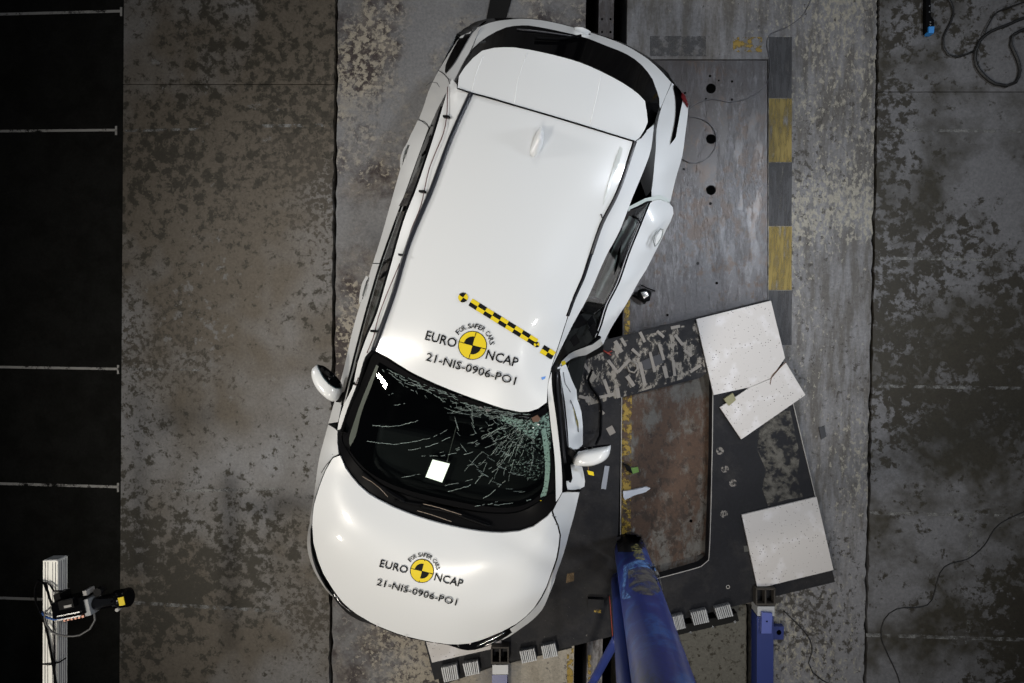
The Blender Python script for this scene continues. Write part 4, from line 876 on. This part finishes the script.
# door mirrors
ml = puff('mirror_housing', [(316.8, 364.8), (321, 366), (328, 371), (335, 377), (340, 383), (341.8, 388), (340.5, 395), (337, 400.5), (333, 401.5), (327, 398), (320, 391), (315, 383), (312.3, 374), (313, 368)], 1.13, .075, PAINT, car)
decal('mirror_glass', [(317.3, 365.2), (323, 365.6), (331, 371.2), (339, 379.5), (341.6, 385.5), (340.6, 388), (335.5, 388), (328.5, 383.5), (320.5, 373.5)], GLOSSB, car, bvh('ml', BODY[-1:]), .004, 3, 1.15)
line('mirror_rim', [(317, 365.5), (321, 374), (328.5, 383.8), (335.5, 388.2), (340.5, 388.4)], .003, mat('rim_grey', (.03, .06, .07, 1), .3), car, bvh('ml', []), off=.005, step=4)
panel('mirror_foot', [(335, 397, 1.08), (343, 392, 1.10), (344.5, 398, 1.10), (340, 402.5, 1.08), (336, 402, 1.07)], BLACKP, car, step=4, thick=.05, reg=False)
mr_ = puff('mirror_housing', [(572.8, 462), (573.5, 457), (579, 451.5), (586, 449.3), (596, 447.5), (604, 445.8), (610.8, 445), (610, 452.4), (606, 459), (598, 463.5), (589.7, 465.8), (580, 465.8), (574, 465)], 1.10, .07, PAINT, car)
decal('mirror_glass', [(576, 451.5), (581, 447), (590, 446.5), (600, 445), (610.8, 444.4), (609.5, 446.5), (600, 448), (590, 449.8), (581, 451.8)], GLOSSB, car, bvh('mr', BODY[-1:]), .005, 3, 1.13)
panel('mirror_foot', [(565, 446, 1.08), (571, 449, 1.10), (576, 452, 1.09), (575, 459, 1.09), (570, 463, 1.08), (564, 465, 1.08)], BLACKP, car, step=4, thick=.05, reg=False)
line('tag_string', [(588, 466, 1.05), (588.5, 470, 1.0)], .002, mat('tan_string', (.25, .15, .08, 1), .6), car)
prism('yellow_tag', [(587, 470.5), (593.5, 472), (594, 476), (588.5, 474.5)], .97, .98, YEL, car)

# ---- lower body: walls below the shoulder, underbody, cabin lining
loop = [(474.8, 22.7, .70), (464, 28.5, .70), (456, 35, .75)] + [(438.8, 70.5, .93), (422.4, 110.4, .93)] + [(x, y, z - .02) for x, y, z in OutL[1:]] + [(318.8, 460.5, .88), (314.5, 492, .88), (310.3, 520, .86), (307.4, 543, .73), (309, 555, .73), (313.7, 569, .73), (321.8, 583.4, .73), (330, 593.6, .73), (342, 606, .71), (352, 614, .70), (364, 620, .71), (388, 629, .78), (406, 635, .84), (431, 640, .86), (448, 643, .84), (470, 646, .77), (494, 640, .74),
    (502.7, 638.8, .72), (522.6, 626.3, .72), (541.5, 609.2, .72), (549, 592.3, .80), (563, 553, .88), (573.4, 515.8, .88), (579, 492, .88), (584, 481, .88), (581.5, 466, .88), (582, 444, .86), (581.5, 425, .84), (576.6, 399, .80), (573.5, 386, .80), (567, 370, .82), (571, 360, .80), (590, 353, .80), (602, 344.5, .88), (614, 322, .90), (639, 280.5, .92), (666, 229, .92), (672.6, 212, .92), (670, 200, .92), (681.5, 156, .93), (686, 121, .92), (687.3, 106, .90), (682, 94, .88), (668, 73.5, .77), (626, 45, .74), (580, 29.3, .74), (530, 18.8, .71), (507.8, 18.4, .69), (487.4, 19.5, .69)]
LP = [at(*p) for p in loop]; nL = len(LP); cen = sum(LP, Vector()) / nL
def inset(p, dd): 
    v = Vector((p.x - cen.x, p.y - cen.y, 0)); return Vector((p.x, p.y, 0)) - v.normalized() * dd
V = []; rings = [(0, None), (.015, .62), (.045, .45)]
for dd, z in rings:
    for p in LP:
        q = inset(p, dd); q.z = p.z if z is None else z; V.append(q)
Fc = []
for k in range(len(rings) - 1):
    for i in range(nL):
        j = (i + 1) % nL; Fc.append([k * nL + i, (k + 1) * nL + i, (k + 1) * nL + j, k * nL + j])
obj('lower_body', V, Fc, PAINT, car, True)
V = []; rings = [(.043, .46), (.05, .33), (.12, .28)]
for dd, z in rings:
    for p in LP: q = inset(p, dd); q.z = z; V.append(q)
Fc = []
for k in range(2):
    for i in range(nL):
        j = (i + 1) % nL; Fc.append([k * nL + i, (k + 1) * nL + i, (k + 1) * nL + j, k * nL + j])
Fc.append([2 * nL + i for i in range(nL)][::-1])
obj('sill_cladding', V, Fc, BLACKP, car)
V = []                                                       # inner lining, open at the top
for dd, z in [(.07, .66), (.07, .34)]:
    for p in LP: q = inset(p, dd); q.z = z; V.append(q)
Fc = [[i, (i + 1) % nL, nL + (i + 1) % nL, nL + i] for i in range(nL)] + [[nL + i for i in range(nL)]]
obj('cabin_floor', V, Fc, INTD, car)

# car axes on the ground plane
fw = (at(455, 640, .9) - at(575, 25, .9)); fw.z = 0; fw.normalize(); rt = Vector((-fw.y, fw.x, 0)); up = Vector((0, 0, 1))   # rt points to picture right
ctr = at(497, 335, .95); ctr.z = 0
def cp(f, r, z): return ctr + fw * f + rt * r + up * z
for f, r, zb in [(1.30, -.77, .1), (1.30, .58, .1), (-1.30, -.72, 0.002), (-1.30, .68, 0.002)]:
    R0 = .345; cw = cp(f, r, zb + R0); n = 32
    wp = empty('w', (0, 0, 0), '', '') if False else None
    prof = [(-.105, .20), (-.11, .30), (-.095, .335), (0, R0), (.095, .335), (.11, .30), (.105, .20)]
    V = []; Fc = []
    for i in range(n):
        a = 2 * math.pi * i / n
        for x, rad in prof: V.append(cw + rt * x + (fw * math.cos(a) + up * math.sin(a)) * rad)
    m_ = len(prof)
    for i in range(n):
        for k in range(m_): Fc.append([i * m_ + k, i * m_ + (k + 1) % m_, ((i + 1) % n) * m_ + (k + 1) % m_, ((i + 1) % n) * m_ + k])
    ty = obj('wheel', V, Fc, RUB, car, True)
    s = 1 if r > 0 else -1
    cyl('rim', cw - rt * s * .05, cw + rt * s * .07, .205, mat('alloy_grey', (.25, .25, .26, 1), .3, metal=.7), ty, 24, 1)
    for k in range(5):
        a = 2 * math.pi * k / 5
        dr = fw * math.cos(a) + up * math.sin(a)
        box('spoke', cw + rt * s * .08 + dr * .11, dr * .095, rt * .012, dr.cross(rt) * .022, mat('alloy_bright', (.5, .5, .5, 1), .3, metal=.8), ty)
    cyl('arch_liner', cp(f, r - s * .02, zb + .37), cp(f, r + s * .02, zb + .37), .37, BLACKP, car, 28, 1)
# cabin: dashboard, seats, steering wheel
def rbox(name, f, r, z, lf, lr, lz, m, parent=car, tilt=0):
    a = fw * math.cos(tilt) + up * math.sin(tilt); b = up * math.cos(tilt) - fw * math.sin(tilt)
    o = box(name, cp(f, r, z), a * lf / 2, rt * lr / 2, b * lz / 2, m, parent)
    md = o.modifiers.new('round', 'BEVEL'); md.width = min(lf, lr, lz) * .3; md.segments = 3
    return o
DASH = mat('dashboard_black', (.004, .0045, .005, 1), .6, spec=.12)
rbox('dashboard', .92, -.02, .93, .42, 1.28, .16, DASH)
rbox('instrument_binnacle', .74, .36, 1.03, .14, .34, .08, DASH)
rbox('centre_console', .35, -.02, .58, .9, .24, .28, DASH)
for r in (-.38, .38):
    rbox('seat', .12, r, .58, .52, .50, .16, INTD); rbox('seat_back', -.22, r, .88, .14, .50, .62, INTD, tilt=.25); rbox('headrest', -.34, r, 1.27, .10, .26, .18, INTD, tilt=.2)
rbox('rear_bench', -.85, 0, .58, .5, 1.2, .16, INTD); rbox('rear_seat_back', -1.17, 0, .88, .14, 1.2, .6, INTD, tilt=.25)
for r in (-.42, .42): rbox('headrest', -1.28, r, 1.24, .09, .24, .14, INTD, tilt=.2)
swc = cp(.56, .36, .98); aa = (fw * .35 - up * .94); 
bb = rt; c2 = aa.cross(bb).normalized()
tube('steering_wheel', [swc + (bb * math.cos(t * math.pi / 16) + c2 * math.sin(t * math.pi / 16)) * .185 for t in range(33)], .016, DASH, car, 8)
cyl('steering_hub', swc - up * .02, swc + up * .03, .06, DASH, car, 16, 1)
rbox('inner_mirror', .52, -.03, 1.40, .04, .24, .07, BLACKP)
FL = bpy.data.materials.new('lit_flash_panel'); FL.use_nodes = True
FL.node_tree.nodes['Principled BSDF'].inputs['Emission Color'].default_value = (1, .97, .82, 1); FL.node_tree.nodes['Principled BSDF'].inputs['Emission Strength'].default_value = 2.2
prism('flash_housing', [(430, 456.5), (451, 461.5), (443, 486), (423, 481)], 1.03, 1.06, DASH, car)
prism('flash_panel', [(432.4, 459.8), (449.6, 464), (442, 482.4), (425.5, 477)], 1.06, 1.07, FL, car)
line('flash_cable', [(447, 462, 1.10), (452, 443, 1.2), (456.5, 426, 1.32)], .0025, mat('pale_cable', (.12, .12, .11, 1), .5), car)
# black glass borders on the windscreen
def border(name, a, b, m, tree, off=.002, step=5): return decal(name, list(a) + list(b)[::-1], m, ws, tree, off, step)
border('screen_border', [(p[0], p[1] + 1) for p in WST], [(378, 361), (395, 371), (415, 383), (440, 395), (465, 404), (485, 409), (505, 415), (520, 418), (530, 418.5), (538, 416), (547, 411)], RUB, wst)
border('screen_border', [(373.5, 352), (366.5, 370), (357.5, 392), (348.5, 415), (343.5, 431), (343.5, 441)], [(379.5, 362), (373, 380), (365, 402), (357, 422), (351, 440), (350, 452)], RUB, wst)
border('screen_border', [(546.5, 411), (549.5, 430), (552, 450), (553.7, 470), (554, 490)], [(541, 414), (546, 432), (549, 452), (551, 470), (549, 489)], RUB, wst)
border('screen_border', [(343.5, 436), (351, 452), (366, 469), (387, 482), (415, 492), (450, 500), (485, 506), (514, 507), (533, 500), (550, 484)], [(343.5, 441.5), (353, 457.5), (367, 473), (386, 486), (415, 496.8), (450, 505.5), (485, 511.5), (515, 511.5), (534, 504), (552, 491)], RUB, wst)
decal('green_sunstrip', [(371, 378), (376.5, 364.5), (379, 366), (371, 388), (362, 412), (356, 436), (350.5, 446), (349.5, 438), (355, 420), (362, 400)], mat('green_grey_edge', (.05, .06, .05, 1), .5), ws, wst, .004, 4)
# wipers
def wiper(pts, lab):
    o = line('wiper_blade', pts, .010, RUB, car, cowlt, off=.012)
    line('wiper_arm', [(x + 1.5, y + 2.2) for x, y in pts[1:]], .008, BLACKP, car, cowlt, off=.02)
wiper([(364, 471), (376, 481), (392, 492), (405, 500)], ''); wiper([(395, 500), (420, 504), (445, 508), (470, 517), (490, 524)], '')
for a in [[(364, 474.5), (373, 480.5), (380, 486), (389, 496)], [(418, 510), (432, 514), (452, 521)], [(424, 503), (440, 507), (462, 514)]]:
    line('wiper_edge', a, .0022, mat('worn_edge', (.22, .17, .13, 1), .4), car, cowlt, off=.026)
# ---- windscreen fractures
CR = mat('fracture_white', (.20, .25, .235, 1), .5); CRG = mat('crushed_glass_green', (.10, .20, .16, 1), .7)
CV, CF = [], []
def crack(pts, r):
    P = [cast(p[0], p[1], wst, .003, 1.3) for p in pts]
    for a, b in zip(P, P[1:]):
        t = (b - a)
        if t.length < 1e-5 or t.length > .2: continue
        nrm = t.cross(up).normalized() * r * .62; n0 = len(CV)
        CV.extend([a - nrm, a + nrm, b + nrm * .7, b - nrm * .7, (a + b) / 2 + up * r])
        CF.extend([[n0, n0 + 1, n0 + 4], [n0 + 1, n0 + 2, n0 + 4], [n0 + 2, n0 + 3, n0 + 4], [n0 + 3, n0, n0 + 4]])
rnd = random.Random(3)
def wavy(x0, y0, x1, y1, n, bend, jit, r, gap=.0):
    pts = []; dx, dy = x1 - x0, y1 - y0
    for i in range(n + 1):
        t = i / n; b = math.sin(t * math.pi) * bend
        pts.append((x0 + dx * t - dy * b / 60 + rnd.uniform(-jit, jit), y0 + dy * t + dx * b / 60 + rnd.uniform(-jit, jit)))
    for i in range(n):
        if rnd.random() >= gap: crack(pts[i:i + 2], r * rnd.uniform(.6, 1.3))
wavy(373, 425, 412, 422, 12, 4, .4, .0028); wavy(412, 422, 424, 418, 4, 1, .3, .0022, .3)
wavy(367, 440.5, 420, 440, 14, 4, .3, .0028); wavy(420, 440, 447, 430, 8, 3, .4, .0022, .2)
for a in [(408, 450, 450, 437, 3, .3), (422, 456, 460, 452, 2, .4), (440, 452, 480, 443, 3, .4), (402, 477, 424, 472, 2, .4), (436, 492, 475, 483, 3, .3), (475, 483, 487, 462, 4, .2), (445, 485, 510, 462, 3, .5),
          (460, 455, 500, 440, 3, .5), (465, 465, 492, 460, 2, .5), (480, 500, 505, 480, 3, .5), (395, 405, 405, 403, 1, .2), (388, 395, 394, 393, 1, .2), (452, 412, 462, 408, 1, .2), (470, 430, 500, 420, 3, .6), (486, 470, 512, 452, 3, .5), (490, 505, 535, 498, 2, .5), (475, 506, 500, 500, 2, .5)]:
    wavy(*a[:4], 10, a[4], .5, .0024, a[5])
for i in range(16):                                                # band of cracks below the roof edge
    x0 = rnd.uniform(378, 470); y0 = 364 + (x0 - 378) * .40 + rnd.uniform(0, 9)
    wavy(x0, y0, x0 + rnd.uniform(25, 60), y0 + rnd.uniform(12, 26), 14, rnd.uniform(-3, 3), .9, .0022, .45)
for i in range(46):                                                # radial cracks from the impact corner
    a = math.radians(rnd.uniform(95, 205)); l = rnd.uniform(35, 95); s0 = rnd.uniform(4, 22)
    x0, y0 = 535 + s0 * math.cos(a), 414 + s0 * math.sin(a); x1, y1 = 535 + l * math.cos(a), 414 + l * .95 * math.sin(a)
    if x1 > 547: x1 = 547
    if y1 > 503: y1 = 503
    if y0 < 411 + (535 - x0) * -.3 + 4: y0 += 5
    if y1 < 396 + (x1 - 440) * .27 + 8: y1 = 396 + (x1 - 440) * .27 + 8
    wavy(x0, y0, x1, y1, 16, rnd.uniform(-5, 5), .7, .0016, .45)
for rr in (22, 34, 48, 62, 78):
    for i in range(18):
        a = math.radians(rnd.uniform(92, 195)); b = a + math.radians(rnd.uniform(3, 9))
        q = [(535 + rr * math.cos(a), 414 + rr * math.sin(a)), (535 + (rr + 2) * math.cos(b), 414 + (rr + 2) * math.sin(b))]
        if all(k[1] < 505 and k[0] < 548 and k[1] > 398 + (k[0] - 440) * .2 for k in q): crack(q, .0013)
gc = obj('glass_cracks', CV, CF, CR, ws); gc['kind'] = 'stuff'
GRN = worn('crushed_green_glass', (.12, .19, .165, 1), 60, .50, .06)
decal('crushed_glass', [(541, 430), (545.5, 428), (547.5, 440), (550, 460), (549, 480), (546, 495), (541, 501), (540, 497), (544, 484), (545, 465), (543.5, 447)], worn('dense_green_glass', (.13, .21, .18, 1), 50, .40, .08), ws, wst, .004, 4)
decal('crushed_glass', [(500, 414.5), (515, 418), (530, 420), (540, 417), (548, 412), (551, 440), (549, 455), (545, 440), (540, 432), (533, 440), (522, 432), (510, 424), (500, 420)], GRN, ws, wst, .0035, 4)
decal('crushed_glass', [(500, 420), (520, 432), (533, 442), (541, 434), (546, 460), (540, 480), (525, 478), (505, 465), (495, 445), (496, 428)], worn('sparse_green_glass', (.10, .15, .13, 1), 70, .60, .05), ws, wst, .003, 6)
for x, y, r, m in [(488, 409.5, 3.2, CHROME), (481, 407, 2.2, CHROME), (526, 416.5, 2.2, CHROME), (538, 424, 1.4, mat('white_bead', (.8, .8, .8, 1), .3)), (533, 427, 1.0, MC['white_bead']), (541, 500, 1.0, YEL)]:
    n = 7; decal('glass_splinter', [(x + r * math.cos(k) * rnd.uniform(.5, 1.2), y + .5 * r * math.sin(k) * rnd.uniform(.6, 1.3)) for k in np.arange(n) * 2 * math.pi / n], m, ws, wst, .006, 3, smooth_edge=False)
decal('torn_lining', [(531, 417), (537, 414), (540, 418), (538, 421), (533, 421)], mat('brown_lining', (.11, .06, .04, 1), .7), car, wst, .008, 3)

# ---- logos, lettering, checker strip
ft = None
def text_mesh(s, size):
    global ft
    cu = bpy.data.curves.new('lettering', 'FONT'); cu.body = s; cu.size = size; cu.resolution_u = 2
    cu.align_x = 'CENTER'; cu.align_y = 'CENTER'; cu.offset = .010 * size
    o = bpy.data.objects.new('lettering', cu); C.objects.link(o)
    me = bpy.data.meshes.new_from_object(o.evaluated_get(bpy.context.evaluated_depsgraph_get()))
    vs = [(v.co.x, v.co.y) for v in me.vertices]; fs = [list(p.vertices) for p in me.polygons]
    bpy.data.objects.remove(o); bpy.data.curves.remove(cu); bpy.data.meshes.remove(me)
    return vs, fs
def letter(name, s, ox, oy, ex, ey, width, height, m, tree, off=.0065, par=None):
    """text centred on pixel (ox, oy); ex, ey unit baseline and up directions in pixels"""
    vs, fs = text_mesh(s, 1.0)
    x0 = min(v[0] for v in vs); x1 = max(v[0] for v in vs); y0 = min(v[1] for v in vs); y1 = max(v[1] for v in vs)
    V = []
    for x, y in vs:
        u = ((x - x0) / (x1 - x0) - .5) * width; v = ((y - y0) / (y1 - y0) - .5) * height
        V.append(cast(ox + ex[0] * u + ey[0] * v, oy + ex[1] * u + ey[1] * v, tree, off))
    F2 = []
    for f in fs:
        a, b, c = V[f[0]], V[f[1]], V[f[2]]
        F2.append(f if (b - a).cross(c - a).z > 0 else f[::-1])
    return obj(name, V, F2, m, par or car)
def logo(par, tree, cx, cy, r, ang, e1, e2, n1, arc):
    a = math.radians(ang); ex = (math.cos(a), math.sin(a)); ey = (math.sin(a), -math.cos(a))
    def P(u, v): return (cx + ex[0] * u + ey[0] * v, cy + ex[1] * u + ey[1] * v)
    def fan(name, pts, m, off): return decal(name, pts, m, par, tree, off, 3, smooth_edge=False)
    circ = lambda R_, t0=0, t1=360, n=40: [P(R_ * math.cos(math.radians(t0 + (t1 - t0) * k / n)), R_ * math.sin(math.radians(t0 + (t1 - t0) * k / n))) for k in range(n if t1 - t0 == 360 else n + 1)]
    fan('logo_ring', circ(r), BLK, .0025); fan('logo_disc', circ(r - .75), YEL, .0035)
    fan('logo_quarter', [P(0, 0)] + circ(r * .62, 90, 180, 10), BLK, .0045); fan('logo_quarter', [P(0, 0)] + circ(r * .62, 270, 360, 10), BLK, .0045)
    t = .35
    fan('logo_bar', [P(-t, r), P(t, r), P(t, -r), P(-t, -r)], BLK, .005); fan('logo_bar', [P(-r, t), P(r, t), P(r, -t), P(-r, -t)], BLK, .005)
    for s, (x, y), wd, ht in (e1, e2, n1): letter('lettering', s, x, y, ex, ey, wd, ht, BLK, tree, .010 if s[0] == '2' else .0065, par)
    txt = 'FOR SAFER CARS'; R_, t0, t1, ht = arc
    wts = [.62 if c in ' ' else 1.0 for c in txt]; tot = sum(wts); acc = 0
    for c, wt in zip(txt, wts):
        th = t0 + (t1 - t0) * (acc + wt / 2) / tot; acc += wt
        if c == ' ': continue
        tr = math.radians(th); q = P(R_ * math.sin(tr), R_ * math.cos(tr)); b = a + tr
        letter('arc_letter', c, q[0], q[1], (math.cos(b), math.sin(b)), (math.sin(b), -math.cos(b)), ht * .68, ht, BLK, tree, .0065, par)
rooft = bvh('rooft', [BODY[0]])
hi = [i for i, o in enumerate(BODY)]
hoodt = None
HOODV = ([v.co + wloc(car) for v in hood.data.vertices], [list(p.vertices) for p in hood.data.polygons])
hoodt = BVHTree.FromPolygons(*HOODV)
logo(roof, rooft, 472.6, 345.3, 14.4, 15.5, ('EURO', (441.5, 339.2), 31.5, 9.5), ('NCAP', (502.3, 358.2), 32.5, 9.5), ('21-NIS-0906-PO1', (471.3, 368.3), 92, 8.3), (19.6, -68, 73, 5.0))
logo(hood, hoodt, 422.1, 570.7, 12.0, 14.5, ('EURO', (394.3, 566.2), 28.5, 7.6), ('NCAP', (449, 579.6), 29, 7.8), ('21-NIS-0906-PO1', (417.3, 591.2), 82, 6.6), (16.3, -66, 72, 4.2))
# checker strip
cs0 = (470.5, 302.0); ce = (536, 342.5); L_ = math.hypot(ce[0] - cs0[0], ce[1] - cs0[1]); ux_, uy_ = (ce[0] - cs0[0]) / L_, (ce[1] - cs0[1]) / L_
vx_, vy_ = -uy_, ux_
def chk(i0, n, s0, du, dv, x0, y0):
    for i in range(n):
        for j in (-1, 0):
            q = [(x0 + ux_ * (s0 + (i + a) * du) + vx_ * (j + b) * dv, y0 + uy_ * (s0 + (i + a) * du) + vy_ * (j + b) * dv) for a, b in ((0, 0), (1, 0), (1, 1), (0, 1))]
            decal('checker_square', q, BLK if (i + j + i0) % 2 else YEL, roof, rooft, .003, 5, smooth_edge=False)
chk(1, 9, 0, L_ / 9, 4.0, cs0[0], cs0[1]); 
chk(0, 2, 0, 6.8, 4.4, 541.8, 348.6)
for x, y, r in [(463.2, 297.5, 4.9), (536.5, 344.4, 2.8)]:
    circ = lambda a0, a1, n: [(x + r * math.cos(math.radians(a0 + (a1 - a0) * k / n)), y + r * math.sin(math.radians(a0 + (a1 - a0) * k / n))) for k in range(n + 1)]
    decal('round_marker', circ(0, 346, 18), YEL, roof, rooft, .0036, 3, smooth_edge=False)
    for a0 in (35, 215): decal('marker_quarter', [(x, y)] + circ(a0, a0 + 90, 6), BLK, roof, rooft, .0046, 3, smooth_edge=False)
decal('blue_mark', [(541, 377.5), (545.5, 376), (545, 378.5), (542, 380)], mat('blue_ink', (.10, .25, .6, 1), .5), roof, rooft, .003, 3)
# wire taped along the left roof rail
wtree = bvh('wt', BODY[:5])
wire_pts = [(449.5, 88), (449, 100), (448, 118), (444.5, 135), (437, 153), (430.5, 170), (427, 185), (424, 200), (420, 213), (413, 230), (407, 250), (398, 272), (388, 296), (380, 318), (375, 338), (366, 360), (358, 384)]
tag(line('taped_wire', [(x, y) for x, y in wire_pts], .0032, mat('maroon_wire', (.10, .05, .05, 1), .5), None, wtree, off=.012), 'thin dark wire taped along the left edge of the car roof', 'wire')
for x, y in [(448, 118), (424, 192.5), (404, 255.5), (376.3, 331.5), (358, 383)]:
    tag(obj('wire_clip', [cast(x + a, y + b, wtree, c) for c in (.004, .022) for a, b in ((-2.8, -1.1), (2.8, -.9), (2.8, 1.2), (-2.8, 1))], [[0, 1, 2, 3], [7, 6, 5, 4], [0, 4, 5, 1], [1, 5, 6, 2], [2, 6, 7, 3], [3, 7, 4, 0]], BLACKP),
        {118: 'small black wire clip on the car roof edge near the rear spoiler', 192.5: 'small black wire clip on the roof edge, second from the spoiler', 255.5: 'small black wire clip at the middle of the left roof edge',
         331.5: 'small black wire clip above the left windscreen corner', 383: 'small black wire clip on the left windscreen pillar near the door mirror'}[y], 'clip', 'black wire clips along the left roof edge')
